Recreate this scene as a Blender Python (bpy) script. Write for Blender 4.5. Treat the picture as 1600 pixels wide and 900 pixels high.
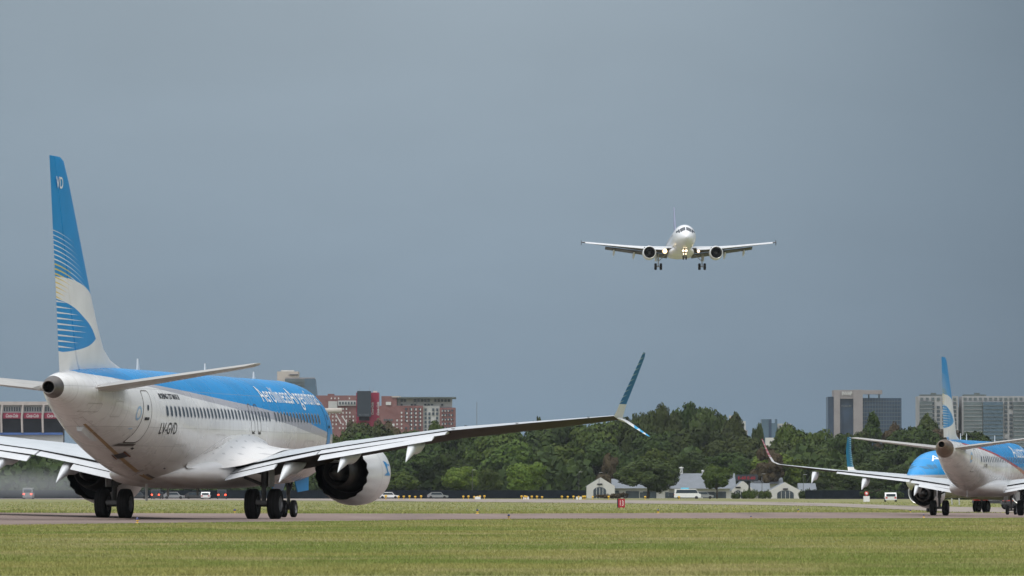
import bpy, bmesh, math, random
import numpy as np
from mathutils import Vector, Matrix
from math import radians, sin, cos, pi, sqrt
random.seed(7)
rng = np.random.default_rng(11)
S = bpy.context.scene
for o in list(bpy.data.objects): bpy.data.objects.remove(o)
COL = S.collection
CH = 1.0            # camera height, metres
FP = 9000.0         # focal length in pixels of a 1600 px wide frame
YH = 769.0          # horizon row in that frame

# ------------------------------------------------------------------ camera
cd = bpy.data.cameras.new('camera'); cam = bpy.data.objects.new('camera', cd); COL.objects.link(cam)
cd.sensor_width = 36.0; cd.lens = FP / 1600 * 36
cd.clip_start = 1.0; cd.clip_end = 20000
cam.location = (0, 0, CH); cam.rotation_euler = (radians(90) + math.atan((YH - 450) / FP), 0, 0)
cd.dof.use_dof = True; cd.dof.focus_distance = 240; cd.dof.aperture_fstop = 13
S.camera = cam
S.render.resolution_x = 1024; S.render.resolution_y = 576

# ------------------------------------------------------------------ world, sun, exposure
W = bpy.data.worlds.new('World'); S.world = W; W.use_nodes = True
SUN_EL, SUN_AZ = radians(58), radians(215)     # azimuth clockwise from +Y
def world():
    nt = W.node_tree; n = nt.nodes; l = nt.links; n.clear()
    out = n.new('ShaderNodeOutputWorld'); bg = n.new('ShaderNodeBackground'); l.new(bg.outputs[0], out.inputs[0])
    sky = n.new('ShaderNodeTexSky'); sky.sky_type = 'NISHITA'; sky.sun_disc = False
    sky.sun_elevation = SUN_EL; sky.sun_rotation = SUN_AZ; sky.air_density = 1.5; sky.dust_density = 3
    tc = n.new('ShaderNodeTexCoord'); sep = n.new('ShaderNodeSeparateXYZ'); l.new(tc.outputs['Generated'], sep.inputs[0])
    def m(op, a, b=None, c=None):
        k = n.new('ShaderNodeMath'); k.operation = op
        for i, v in enumerate((a, b, c)):
            if v is None: continue
            if hasattr(v, 'links') or hasattr(v, 'is_linked'): l.new(v, k.inputs[i])
            else: k.inputs[i].default_value = v
        return k.outputs[0]
    def mr(v, a, b, c, d, smooth=True):
        k = n.new('ShaderNodeMapRange'); k.interpolation_type = 'SMOOTHSTEP' if smooth else 'LINEAR'
        l.new(v, k.inputs[0]); k.inputs[1].default_value = a; k.inputs[2].default_value = b
        k.inputs[3].default_value = c; k.inputs[4].default_value = d; return k.outputs[0]
    def mix(f, a, b):
        k = n.new('ShaderNodeMix'); k.data_type = 'RGBA'
        if hasattr(f, 'is_linked'): l.new(f, k.inputs[0])
        else: k.inputs[0].default_value = f
        for i, v in ((6, a), (7, b)):
            if hasattr(v, 'is_linked'): l.new(v, k.inputs[i])
            else: k.inputs[i].default_value = (*v, 1)
        return k.outputs[2]
    x, y, z = sep.outputs
    # storm cloud bank over the far side of the field, its pale underside rising to the left
    low = mix(mr(z, -0.005, 0.085, 0, 1, False), (1.85, 2.75, 3.72), (3.1, 3.82, 4.5))
    low = mix(mr(x, -0.11, -0.03, .22, 0), low, (1.6, 2.2, 2.8)); dark = mix(mr(x, -0.01, 0.15, 0, 1), low, (1.1, 1.62, 2.2))
    nz = n.new('ShaderNodeTexNoise'); nz.inputs['Scale'].default_value = 9; nz.inputs['Detail'].default_value = 4
    mp = n.new('ShaderNodeMapping'); mp.inputs['Scale'].default_value = (1, 1, 3); l.new(tc.outputs['Generated'], mp.inputs[0]); l.new(mp.outputs[0], nz.inputs[0])
    v = mr(nz.outputs[0], .3, .7, .95, 1.05)
    hs = n.new('ShaderNodeHueSaturation'); l.new(dark, hs.inputs['Color']); l.new(v, hs.inputs['Value'])
    # thin bright overcast overhead and behind the photographer
    back = mr(m('ADD', m('MULTIPLY', y, -0.35), m('MULTIPLY', z, 1.25)), 0.0, 1.15, 0, 1)
    cloud = mix(back, hs.outputs[0], (17.0, 17.1, 17.2))
    grnd = mr(z, -0.06, -0.02, 0, 1)
    cloud = mix(grnd, (1.5, 1.35, 1.12), cloud)
    # share of the clear-sky model that shows through the cloud
    l.new(mix(0.06, cloud, sky.outputs[0]), bg.inputs[0]); bg.inputs[1].default_value = 0.1
world()
sd = bpy.data.lights.new('sun', 'SUN'); sd.energy = 1.3; sd.angle = radians(14); sd.color = (1, .96, .9)
sun = bpy.data.objects.new('sun', sd); COL.objects.link(sun)
dvec = Vector((sin(SUN_AZ) * cos(SUN_EL), cos(SUN_AZ) * cos(SUN_EL), sin(SUN_EL)))
sun.rotation_euler = dvec.to_track_quat('Z', 'Y').to_euler(); sun.location = dvec * 300
S.view_settings.view_transform = 'Standard'; S.view_settings.look = 'None'
S.view_settings.exposure = 0.0; S.view_settings.gamma = 1.0; S.view_settings.use_curve_mapping = False
S.render.engine = 'CYCLES'
S.cycles.volume_bounces = 0; S.cycles.max_bounces = 6

# ------------------------------------------------------------------ helpers
def tag(o, label=None, cat=None, group=None, kind=None):
    if label: o['label'] = label
    if cat: o['category'] = cat
    if group: o['group'] = group
    if kind: o['kind'] = kind
    return o
def empty(name, loc=(0, 0, 0), rot=(0, 0, 0)):
    o = bpy.data.objects.new(name, None); COL.objects.link(o); o.location = loc; o.rotation_euler = rot
    o.empty_display_size = .3; return o
def copy_tree(o, parent=None):
    c = o.copy(); COL.objects.link(c)
    if parent: c.parent = parent
    for ch in o.children: copy_tree(ch, c)
    return c

class MB:
    def __init__(s): s.v = []; s.f = []; s.m = []; s.sm = []
    def add(s, vs, fs, mat=0, smooth=False):
        b = len(s.v); s.v += [tuple(p) for p in vs]
        for f in fs: s.f.append(tuple(b + i for i in f)); s.m.append(mat); s.sm.append(smooth)
    def box(s, c, d, mat=0, rz=0, taper=1.0):
        vs = []
        for k in (-1, 1):
            t = taper if k > 0 else 1.0
            for sx, sy in ((-1, -1), (1, -1), (1, 1), (-1, 1)):
                x, y = sx * d[0] / 2 * t, sy * d[1] / 2 * t
                vs.append((c[0] + x * cos(rz) - y * sin(rz), c[1] + x * sin(rz) + y * cos(rz), c[2] + k * d[2] / 2))
        s.add(vs, [(3, 2, 1, 0), (4, 5, 6, 7), (0, 1, 5, 4), (1, 2, 6, 5), (2, 3, 7, 6), (3, 0, 4, 7)], mat)
    def tube(s, a, b, r0, r1=None, n=12, mat=0):
        a, b = Vector(a), Vector(b); r1 = r0 if r1 is None else r1
        d = (b - a).normalized(); u = d.orthogonal().normalized(); w = d.cross(u)
        vs = [a + (u * cos(2 * pi * i / n) + w * sin(2 * pi * i / n)) * r0 for i in range(n)] + \
             [b + (u * cos(2 * pi * i / n) + w * sin(2 * pi * i / n)) * r1 for i in range(n)]
        s.add(vs, [(i, (i + 1) % n, n + (i + 1) % n, n + i) for i in range(n)], mat, True)
        s.add(vs[:n], [tuple(reversed(range(n)))], mat); s.add(vs[n:], [tuple(range(n))], mat)
    def loft(s, rings, mat=0, closed=True, caps=True, smooth=True, flip=False):
        n = len(rings[0]); vs = [p for r in rings for p in r]; fs = []
        for k in range(len(rings) - 1):
            for i in range(n if closed else n - 1):
                j = (i + 1) % n; q = (k * n + i, k * n + j, (k + 1) * n + j, (k + 1) * n + i)
                fs.append(tuple(reversed(q)) if flip else q)
        s.add(vs, fs, mat, smooth)
        if caps and closed:
            s.add(rings[0], [tuple(range(n)) if flip else tuple(reversed(range(n)))], mat)
            s.add(rings[-1], [tuple(reversed(range(n))) if flip else tuple(range(n))], mat)
    def lathe(s, prof, c, ax='Y', n=40, mat=0, mod=None, caps=False):
        # prof: (axial, radius); axis along +Y from c
        rings = []
        for k, (a, r) in enumerate(prof):
            ring = []
            for i in range(n):
                t = 2 * pi * i / n; aa = a + (mod(k, i) if mod else 0)
                if ax == 'Y': ring.append((c[0] + r * cos(t), c[1] + aa, c[2] + r * sin(t)))
                elif ax == 'X': ring.append((c[0] + aa, c[1] + r * cos(t), c[2] + r * sin(t)))
                else: ring.append((c[0] + r * cos(t), c[1] + r * sin(t), c[2] + aa))
            rings.append(ring)
        s.loft(rings, mat, caps=caps)
    def build(s, name, mats, parent=None):
        me = bpy.data.meshes.new(name); me.from_pydata(s.v, [], s.f)
        if not isinstance(mats, (list, tuple)): mats = [mats]
        for m in mats: me.materials.append(m)
        me.polygons.foreach_set('material_index', s.m); me.polygons.foreach_set('use_smooth', s.sm)
        me.validate(); 
        bm = bmesh.new(); bm.from_mesh(me); bmesh.ops.recalc_face_normals(bm, faces=bm.faces[:]); bm.to_mesh(me); bm.free()
        o = bpy.data.objects.new(name, me); COL.objects.link(o)
        if parent: o.parent = parent
        return o

# ------------------------------------------------------------------ node maths wrapper
class Sh:
    def __init__(s, name, rough=.5, metal=0., spec=.5):
        s.mat = bpy.data.materials.new(name); s.mat.use_nodes = True; s.nt = s.mat.node_tree
        s.b = s.nt.nodes['Principled BSDF']; s.b.inputs['Roughness'].default_value = rough
        s.b.inputs['Metallic'].default_value = metal; s.b.inputs['Specular IOR Level'].default_value = spec
    def new(s, t): return s.nt.nodes.new(t)
    def ln(s, a, b): s.nt.links.new(a, b)
    def put(s, inp, v):
        if hasattr(v, 'is_linked'): s.ln(v, inp)
        elif isinstance(v, (tuple, list)): inp.default_value = (*v[:3], 1) if len(inp.default_value) == 4 else v
        else: inp.default_value = v
    def m(s, op, a, b=None, c=None):
        k = s.new('ShaderNodeMath'); k.operation = op
        for i, v in enumerate((a, b, c)):
            if v is not None: s.put(k.inputs[i], v)
        return k.outputs[0]
    def mix(s, f, a, b):
        k = s.new('ShaderNodeMix'); k.data_type = 'RGBA'
        s.put(k.inputs[0], f); s.put(k.inputs[6], a); s.put(k.inputs[7], b); return k.outputs[2]
    def noise(s, scale=5, detail=4, vec=None, rough=.5, sc=None):
        k = s.new('ShaderNodeTexNoise'); k.inputs['Scale'].default_value = scale; k.inputs['Detail'].default_value = detail
        k.inputs['Roughness'].default_value = rough
        if vec is None: vec = s.obj()
        if sc:
            mp = s.new('ShaderNodeMapping'); mp.inputs['Scale'].default_value = sc; s.ln(vec, mp.inputs[0]); vec = mp.outputs[0]
        s.ln(vec, k.inputs[0]); return k.outputs[0]
    def obj(s): return s.new('ShaderNodeTexCoord').outputs['Object']
    def pos(s): return s.new('ShaderNodeNewGeometry').outputs['Position']
    def xyz(s, v): k = s.new('ShaderNodeSeparateXYZ'); s.ln(v, k.inputs[0]); return k.outputs
    def mr(s, v, a, b, c=0., d=1., smooth=False):
        k = s.new('ShaderNodeMapRange'); s.put(k.inputs[0], v)
        if smooth: k.interpolation_type = 'SMOOTHSTEP'
        for i, q in enumerate((a, b, c, d)): s.put(k.inputs[i + 1], q)
        return k.outputs[0]
    def curve(s, v, pts):
        xs = [p[0] for p in pts]; ys = [p[1] for p in pts]; x0, x1, y0, y1 = min(xs), max(xs), min(ys), max(ys)
        k = s.new('ShaderNodeFloatCurve'); c = k.mapping.curves[0]
        P = sorted([((x - x0) / (x1 - x0), (y - y0) / (y1 - y0)) for x, y in pts])
        c.points[0].location = P[0]; c.points[1].location = P[-1]
        for p in P[1:-1]: c.points.new(*p)
        k.mapping.update(); s.ln(s.mr(v, x0, x1), k.inputs['Value'])
        return s.mr(k.outputs[0], 0, 1, y0, y1)
    def color(s, c): s.put(s.b.inputs['Base Color'], c); return s.mat
    def bump(s, h, strength=.2, dist=.02):
        k = s.new('ShaderNodeBump'); k.inputs['Strength'].default_value = strength; k.inputs['Distance'].default_value = dist
        s.ln(h, k.inputs['Height']); s.ln(k.outputs[0], s.b.inputs['Normal'])
def plain(name, col, rough=.5, metal=0., spec=.5, var=.12, scale=2.0, emit=None):
    s = Sh(name, rough, metal, spec)
    f = s.noise(scale, 5); lo = tuple(c * (1 - var) for c in col); hi = tuple(min(1, c * (1 + var)) for c in col)
    s.color(s.mix(s.mr(f, .3, .7), lo, hi))
    if emit: s.b.inputs['Emission Color'].default_value = (*emit[0], 1); s.b.inputs['Emission Strength'].default_value = emit[1]
    return s.mat

BLUE = (0.006, 0.25, 0.60); WHITE = (.74, .745, .75); GREY = (.42, .42, .46); YEL = (.72, .55, .10)
M = dict(
    wing=plain('wing_paint', (.52, .55, .58), .32, 0, .5, .07, 1.2),
    under=plain('shaded_wing_underside', (.055, .045, .037), .7, 0, .15, .1, 1.0),  # grey paint darkened: underwing shade is put into the colour
    flap=plain('flap_paint', (.53, .55, .58), .4, 0, .5, .06, 2),
    white=plain('white_paint', WHITE, .28, 0, .5, .04, .8),
    flapdark=plain('shaded_flap_paint', (.08, .08, .085), .5, 0, .4, .1, 2),  # flap paint darkened to hold the shade under the wing
    fair=plain('fairing_paint', (.62, .65, .68), .35, 0, .5, .06, 2),
    blue=plain('blue_paint', BLUE, .3, 0, .5, .05, 1),
    keel=plain('worn_keel_strip', (.30, .20, .10), .6, 0, .3, .2, 2), rust=plain('rusty_bracket', (.16, .07, .04), .7, 0, .3, .3, 5),
    apu=plain('exhaust_cone_metal', (.17, .155, .145), .40, .8, .5, .2, 3),
    apu_brown=plain('brown_exhaust_metal', (.22, .165, .125), .45, .75, .5, .25, 3),
    metal=plain('bare_metal', (.42, .40, .38), .38, .85, .5, .15, 3),
    lip=plain('inlet_lip_metal', (.62, .62, .62), .28, .9, .5, .05, 3),
    dark=plain('dark_metal', (.022, .021, .021), .5, .3, .4, .3, 4),
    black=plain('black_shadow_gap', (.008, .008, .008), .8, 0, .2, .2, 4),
    tyre=plain('tyre_rubber', (.012, .012, .013), .75, 0, .3, .25, 6),
    hub=plain('wheel_hub', (.30, .30, .31), .5, .4, .5, .2, 6),
    strut=plain('gear_strut', (.10, .10, .10), .45, .3, .5, .25, 5),
    gearwhite=plain('gear_paint', (.4, .4, .4), .45, 0, .5, .2, 5),
    glass=plain('cabin_glass', (.05, .06, .075), .12, 0, .6, .2, 3),
    frame=plain('window_surround', (.46, .47, .49), .4, .3, .5, .05, 3),
    ink=plain('black_lettering', (.02, .02, .025), .5, 0, .4, .1, 3),
    wtext=plain('white_lettering', (.80, .82, .84), .35, 0, .5, .02, 3),
    line=plain('panel_seam', (.10, .09, .085), .6, 0, .3, .2, 3),
    seam=plain('faint_panel_seam', (.42, .41, .40), .6, 0, .3, .1, 3),
    red=plain('red_paint', (.45, .03, .025), .35, 0, .5, .1, 2),
    paleblue=plain('pale_blue_mark', (.30, .47, .66), .4, 0, .5, .05, 3),
    yellow=plain('yellow_paint', (.70, .42, .03), .45, 0, .5, .15, 5),
)

# ------------------------------------------------------------------ terrain
GK = [(0, -.78), (62, -.8), (156, -.90), (213, -1.0), (256, -1.2), (312, -1.42), (389, -1.62), (497, -2.05), (600, -2.12), (700, -2.0), (900, -1.76), (1300, -1.62), (1700, -2.1), (4000, -5.0), (9000, -11)]
GX = [k[0] for k in GK]; GZ = [k[1] for k in GK]
def xe(D): return 0.245 * (D - 213.0)             # right-hand edge of the near taxiway
def ss(t): t = min(1, max(0, t)); return t * t * (3 - 2 * t)
def gz(x, D):
    c = xe(D) - x
    return float(np.interp(D, GX, GZ)) + CH + .25 * ss((c - 11.7) / 12.3)
def ground_at(px, py):
    """ground point under a pixel (used to lay the field out in metres)"""
    D = 50.0
    while D < 3500:
        x = (px - 800) / FP * D
        if YH + FP * (CH - gz(x, D)) / D <= py: break
        D += 1.0
    return x, D
def drop(px, D):
    x = (px - 800) / FP * D
    return Vector((x, D, gz(x, D)))

def grass_ground_mat():
    s = Sh('grass_field', .95, 0, .1)
    p = s.pos()
    a = s.noise(.035, 5, p, .6, (1, .6, 1)); b = s.noise(.4, 5, p, .6, (1, .25, 1)); c = s.noise(6, 3, p, .6)
    col = s.mix(s.mr(a, .35, .65, 0, 1, True), (.185, .195, .085), (.25, .24, .12))
    col = s.mix(s.mr(b, .45, .75, 0, .6, True), col, (.34, .30, .15))
    col = s.mix(s.mr(c, .3, .8, 0, .5), col, (.06, .085, .022))
    return s.color(col)
M['ground'] = grass_ground_mat()
def asphalt_mat(name, c0, c1):
    s = Sh(name, .9, 0, .15); p = s.pos()
    a = s.noise(.25, 6, p, .65, (1, .22, 1)); b = s.noise(9, 3, p, .6)
    col = s.mix(s.mr(a, .3, .7), c0, c1); col = s.mix(s.mr(b, .3, .7, 0, .35), col, (.09, .085, .08))
    w = s.noise(.06, 3, p, .5, (4, .15, 1))
    col = s.mix(s.mr(w, .55, .7, 0, .5), col, (.10, .085, .08))
    return s.color(col)
M['asphalt'] = asphalt_mat('taxiway_asphalt', (.190, .142, .126), (.255, .198, .176))
M['runway'] = asphalt_mat('runway_asphalt', (.26, .225, .20), (.33, .29, .26))

def terrain():
    Ds = sorted(set(list(range(-60, 60, 20)) + list(range(60, 520, 6)) + list(range(520, 1400, 20)) + list(range(1400, 9001, 200)) + GX))
    cs = [-3000, -1000, -300, -100, -50, -20, -8, 0] + [1.0 * k for k in range(1, 25)] + [26, 32, 45, 70, 120, 250, 500, 1200, 3500]
    vs = []; fs = []
    for D in Ds:
        for c in cs: x = xe(D) - c; vs.append((x, D, gz(x, D)))
    n = len(cs)
    for i in range(len(Ds) - 1):
        for j in range(n - 1): fs.append((i * n + j + 1, i * n + j, (i + 1) * n + j, (i + 1) * n + j + 1))
    m = MB(); m.add(vs, fs, 0, True); o = m.build('ground', M['ground']); tag(o, kind='structure')
    # near taxiway: from the left foreground away to the right
    m = MB(); Ds2 = [D for D in Ds if 60 <= D <= 640]; cs2 = [0.0] + [1.0 * k for k in range(1, 25)]
    vs = []; fs = []; n = len(cs2)
    wob = lambda D: .4 * sin(D * .23) + .18 * sin(D * .71)
    for D in Ds2:
        for k, c in enumerate(cs2):
            cc = c + (wob(D) if k == 0 else (wob(D + 40) if k == n - 1 else 0))
            x = xe(D) - cc; vs.append((x, D, gz(x, D) + .012))
    for i in range(len(Ds2) - 1):
        for j in range(n - 1): fs.append((i * n + j + 1, i * n + j, (i + 1) * n + j, (i + 1) * n + j + 1))
    m.add(vs, fs, 0, True); tag(m.build('taxiway', M['asphalt']), kind='structure')
    # far runway, running in from the right and away to the left
    global RUP, RLO
    up = RUP = [(-300, 776.2), (0, 777), (500, 778.2), (800, 780), (1000, 782), (1200, 784.5), (1300, 786.5), (1400, 790), (1500, 792.5), (1600, 793.5), (1750, 794)]
    lo = RLO = [(-300, 779.3), (0, 780), (500, 782.4), (800, 785), (1000, 787), (1200, 789.5), (1300, 791.5), (1400, 796), (1500, 801), (1600, 801.5), (1750, 802)]
    m = MB(); vs = []; fs = []; NP = 14; cols = list(range(-300, 1751, 25))
    for px in cols:
        ya = np.interp(px, [p[0] for p in up], [p[1] for p in up]); yb = np.interp(px, [p[0] for p in lo], [p[1] for p in lo])
        Da = ground_at(px, ya)[1]; Db = ground_at(px, yb)[1]
        for k in range(NP):
            D = Db + (Da - Db) * k / (NP - 1); x = (px - 800) / FP * D; vs.append((x, D, gz(x, D) + .035))
    for i in range(len(cols) - 1):
        for j in range(NP - 1): fs.append((i * NP + j, (i + 1) * NP + j, (i + 1) * NP + j + 1, i * NP + j + 1))
    m.add(vs, fs, 0, True); tag(m.build('runway', M['runway']), kind='structure')
terrain()

def grass_blade_mat():
    s = Sh('grass_blades', .8, 0, .15); p = s.pos()
    a = s.noise(.09, 4, p, .6, (1, .7, .0)); b = s.noise(.30, 5, p, .62, (.7, .45, 0)); c = s.noise(22, 2, p, .5, (1, 1, .2))
    col = s.mix(s.mr(a, .42, .58, 0, 1, True), (.185, .240, .056), (.315, .300, .098))
    col = s.mix(s.mr(b, .48, .66, 0, .9, True), col, (.42, .36, .18))
    st = s.noise(1, 4, p, .6, (.45, .9, 0)); col = s.mix(s.mr(st, .58, .70, 0, .75, True), col, (.46, .38, .19)); st2 = s.noise(1, 4, p, .6, (.35, .45, 0)); col = s.mix(s.mr(st2, .56, .68, 0, .6, True), col, (.10, .17, .035))
    col = s.mix(s.mr(c, .25, .75, 0, .55), col, (.13, .15, .055))
    s.color(col); return s.mat
M['blade'] = grass_blade_mat()
def blades(name, regions, label):
    V = []; nb = 0
    for (D0, D1, n, h, w, side) in regions:
        # sample evenly in picture height
        t = rng.random(n); D = 1 / (1 / D0 + t * (1 / D1 - 1 / D0)); x = (rng.random(n) * 2 - 1) * (D * .1 + 3)
        c = 0.245 * (D - 213.0) - x
        if side > 0: k = c < -.15 + .25 * rng.random(n) ; 
        else: k = c > 24.1
        if side < 0:
            py = YH - FP * (np.interp(D, GX, GZ) + .25) / D; px = 800 + FP * x / D
            k &= ~((py > np.interp(px, [p[0] for p in RUP], [p[1] for p in RUP]) - .25) & (py < np.interp(px, [p[0] for p in RLO], [p[1] for p in RLO]) + .1))
        x, D, c = x[k], D[k], c[k]; n2 = len(x)
        g = np.interp(D, GX, GZ) + CH + (.25 if side < 0 else 0)
        hh = h * (.5 + rng.random(n2) * .9); ww = w * (.6 + .8 * rng.random(n2)); a = rng.random(n2) * pi
        lean = rng.normal(0, .45, (n2, 2)) * hh[:, None]
        b0 = np.c_[x - ww * np.cos(a), D - ww * np.sin(a), g - .01]; b1 = np.c_[x + ww * np.cos(a), D + ww * np.sin(a), g - .01]
        tp = np.c_[x + lean[:, 0], D + lean[:, 1], g + hh]
        V.append(np.stack([b0, b1, tp], 1).reshape(-1, 3)); nb += n2
    V = np.concatenate(V).astype(np.float32)
    me = bpy.data.meshes.new(name); me.vertices.add(nb * 3); me.vertices.foreach_set('co', V.ravel())
    me.loops.add(nb * 3); me.loops.foreach_set('vertex_index', np.arange(nb * 3, dtype=np.int32))
    me.polygons.add(nb); me.polygons.foreach_set('loop_start', np.arange(0, nb * 3, 3, dtype=np.int32)); me.polygons.foreach_set('loop_total', np.full(nb, 3, dtype=np.int32))
    me.materials.append(M['blade']); me.update()
    o = bpy.data.objects.new(name, me); COL.objects.link(o); return tag(o, label, 'grass', kind='stuff')
blades('near_grass', [(55, 120, 420000, .030, .0075, 1), (110, 330, 360000, .036, .014, 1)], 'short mown grass with dry straw patches in the foreground')
blades('far_grass', [(215, 480, 120000, .09, .03, -1), (480, 900, 60000, .10, .06, -1)], 'green grass strip between the taxiway and the runway')

# ------------------------------------------------------------------ aircraft livery shaders
FIN_TE = [(5.0, 36.95), (12.4, 38.3)]
def fin_mat(name, sx=1, ox=0, sz=1, oz=0, xm=19.6):
    """fin artwork in fin coordinates: t = metres forward of the trailing edge, z = height"""
    s = Sh(name, .3, 0, .5); X, Y, Z = s.xyz(s.obj())
    xa = s.m('SUBTRACT', xm, Y)
    z = s.m('MULTIPLY_ADD', Z, sz, oz); xa = s.m('MULTIPLY_ADD', xa, sx, ox)
    te = s.mr(z, 5.0, 12.4, 36.95, 38.3); t = s.m('SUBTRACT', te, xa)
    B1 = s.curve(t, [(-.5, 8.36), (0, 8.34), (1.2, 8.31), (2.2, 8.22), (3.3, 8.03), (4.1, 7.8), (5.0, 7.4)])
    B2 = s.curve(t, [(-.5, 7.64), (0, 7.58), (1.45, 7.38), (2.7, 7.02), (3.5, 6.72), (3.85, 6.5), (4.02, 6.36), (4.1, 6.30)])
    B3 = s.curve(t, [(-.5, 5.72), (0, 5.76), (1.2, 5.83), (2.8, 6.0), (3.5, 6.14), (3.85, 6.25), (4.02, 6.31), (4.1, 6.34)])
    gt = lambda a, b: s.m('GREATER_THAN', a, b); lt = lambda a, b: s.m('LESS_THAN', a, b); mul = lambda *q: __import__('functools').reduce(lambda a, b: s.m('MULTIPLY', a, b), q)
    up = gt(z, B1); low = mul(lt(z, B2), gt(z, B3), lt(t, 4.08))
    # slanted rays above, thinning out forward
    w = s.m('ADD', z, s.m('ADD', s.m('MULTIPLY', t, .10), s.m('MULTIPLY', s.m('POWER', s.m('MAXIMUM', t, 0), 2.0), .035)))
    ph = s.m('FRACT', s.m('DIVIDE', s.m('SUBTRACT', w, 8.40), .165))
    tend = s.mr(w, 8.4, 10.1, 3.9, 1.9)
    wid = s.m('MULTIPLY', s.m('MULTIPLY', s.m('SUBTRACT', 1, s.m('DIVIDE', t, tend)), s.mr(w, 8.4, 10.2, 1, .35)), .36)
    ray = mul(lt(ph, wid), gt(w, 8.40), lt(w, 10.05), up)
    yel = mul(lt(w, 8.85), lt(t, 1.5))
    ray2 = mul(lt(s.m('FRACT', s.m('DIVIDE', s.m('SUBTRACT', w, 7.62), .165)), s.m('MULTIPLY', s.m('SUBTRACT', 1, s.m('DIVIDE', t, s.mr(w, 7.6, 8.4, .6, 1.7))), .30)), lt(z, B1), gt(z, B2))
    ph3 = s.m('FRACT', s.m('DIVIDE', s.m('SUBTRACT', z, 5.93), .192)); te3 = s.curve(z, [(5.7, 1.2), (6.1, 2.0), (6.6, 3.0), (7.0, 2.4), (7.5, .8)])
    ray3 = mul(lt(ph3, s.m('MULTIPLY', s.m('SUBTRACT', 1, s.m('DIVIDE', t, te3)), .32)), low)
    nz = s.mr(s.noise(1.2, 4), .3, .7, .94, 1.05)
    c = s.mix(s.m('MAXIMUM', up, low), WHITE, BLUE)
    c = s.mix(ray, c, s.mix(yel, WHITE, YEL)); c = s.mix(ray2, c, YEL); c = s.mix(ray3, c, WHITE)
    h = s.new('ShaderNodeHueSaturation'); s.ln(c, h.inputs['Color']); s.ln(nz, h.inputs['Value'])
    return s.color(h.outputs[0])

def body_mat(name, blue_pts, grey_pts, xm, stripe=GREY, belly=2.2, tailwhite=35.9):
    s = Sh(name, .26, 0, .5); X, Y, Z = s.xyz(s.obj()); xa = s.m('SUBTRACT', xm, Y)
    B = s.curve(xa, blue_pts); G = s.curve(xa, grey_pts)
    up = s.m('MULTIPLY', s.m('GREATER_THAN', Z, B), s.m('LESS_THAN', xa, tailwhite)); gr = s.m('GREATER_THAN', Z, G)
    gr = s.m('MULTIPLY', gr, s.m('LESS_THAN', xa, tailwhite - 2.5))
    c = s.mix(gr, WHITE, stripe); c = s.mix(up, c, BLUE)
    # belly and rear fuselage grime in long streaks, plus brown underside shade painted in
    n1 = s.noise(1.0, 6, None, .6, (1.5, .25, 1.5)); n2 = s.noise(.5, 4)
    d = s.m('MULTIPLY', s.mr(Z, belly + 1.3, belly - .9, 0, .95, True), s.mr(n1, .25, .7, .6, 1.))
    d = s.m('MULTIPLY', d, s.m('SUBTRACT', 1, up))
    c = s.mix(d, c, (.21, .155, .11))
    # thin rivet / skin lines round the barrel
    fr = s.m('FRACT', s.m('DIVIDE', xa, 1.27)); ringl = s.m('MULTIPLY', s.m('LESS_THAN', fr, .028), .35)
    for zl in (4.62, 3.28, 2.62): ringl = s.m('MAXIMUM', ringl, s.m('MULTIPLY', s.m('LESS_THAN', s.m('ABSOLUTE', s.m('SUBTRACT', Z, zl)), .012), .40))
    # skin below the window line is a little greyer, with vertical run marks
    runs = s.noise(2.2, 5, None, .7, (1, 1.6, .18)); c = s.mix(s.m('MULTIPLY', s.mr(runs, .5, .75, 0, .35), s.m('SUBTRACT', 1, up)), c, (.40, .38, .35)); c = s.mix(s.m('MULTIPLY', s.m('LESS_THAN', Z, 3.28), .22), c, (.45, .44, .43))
    c = s.mix(ringl, c, (.3, .3, .3))
    h = s.new('ShaderNodeHueSaturation'); s.ln(c, h.inputs['Color']); s.ln(s.mr(n2, .3, .7, .95, 1.04), h.inputs['Value'])
    s.color(h.outputs[0])
    s.ln(s.mr(n2, .3, .7, .2, .34), s.b.inputs['Roughness'])
    s.bump(s.noise(.9, 2), .12, .01)
    return s.mat

# ------------------------------------------------------------------ aircraft geometry
def air(s, t):  # half thickness of a closed aerofoil
    return 5 * t * (.2969 * sqrt(s) - .126 * s - .3516 * s * s + .2843 * s ** 3 - .1036 * s ** 4)
SU = [1, .97, .9, .8, .7, .6, .5, .4, .3, .2, .12, .06, .02, .005, 0]
def section(le, te, n, tc, camber=.01, a=0., b=1.):
    """ring of an aerofoil between chord fractions a and b; n = unit vector along its thickness"""
    le, te, n = Vector(le), Vector(te), Vector(n).normalized(); c = (te - le).length; ring = []
    fr = [a + (b - a) * q for q in SU]
    up = [le + (te - le) * q + n * c * (air(q, tc) + camber * 4 * q * (1 - q)) for q in fr]
    dn = [le + (te - le) * q + n * c * (-air(q, tc) + camber * 4 * q * (1 - q)) for q in reversed(fr)]
    return up + (dn if a > 0 else dn[1:])
def refine(tab, st):
    T = np.array(tab, float); out = []
    x = T[:, 0]
    for q in st:
        row = [q]
        for c in range(1, T.shape[1]):
            y = T[:, c]; i = min(max(int(np.searchsorted(x, q)) - 1, 0), len(x) - 2)
            def slope(k):
                if k <= 0 or k >= len(x) - 1: kk = min(max(k, 1), len(x) - 1); return (y[kk] - y[kk - 1]) / (x[kk] - x[kk - 1])
                a = (y[k] - y[k - 1]) / (x[k] - x[k - 1]); b = (y[k + 1] - y[k]) / (x[k + 1] - x[k])
                return 0 if a * b <= 0 else 2 * a * b / (a + b)
            h = x[i + 1] - x[i]; t = (q - x[i]) / h
            row.append((2 * t ** 3 - 3 * t * t + 1) * y[i] + (t ** 3 - 2 * t * t + t) * h * slope(i) + (-2 * t ** 3 + 3 * t * t) * y[i + 1] + (t ** 3 - t * t) * h * slope(i + 1))
        out.append(row)
    return out

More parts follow.
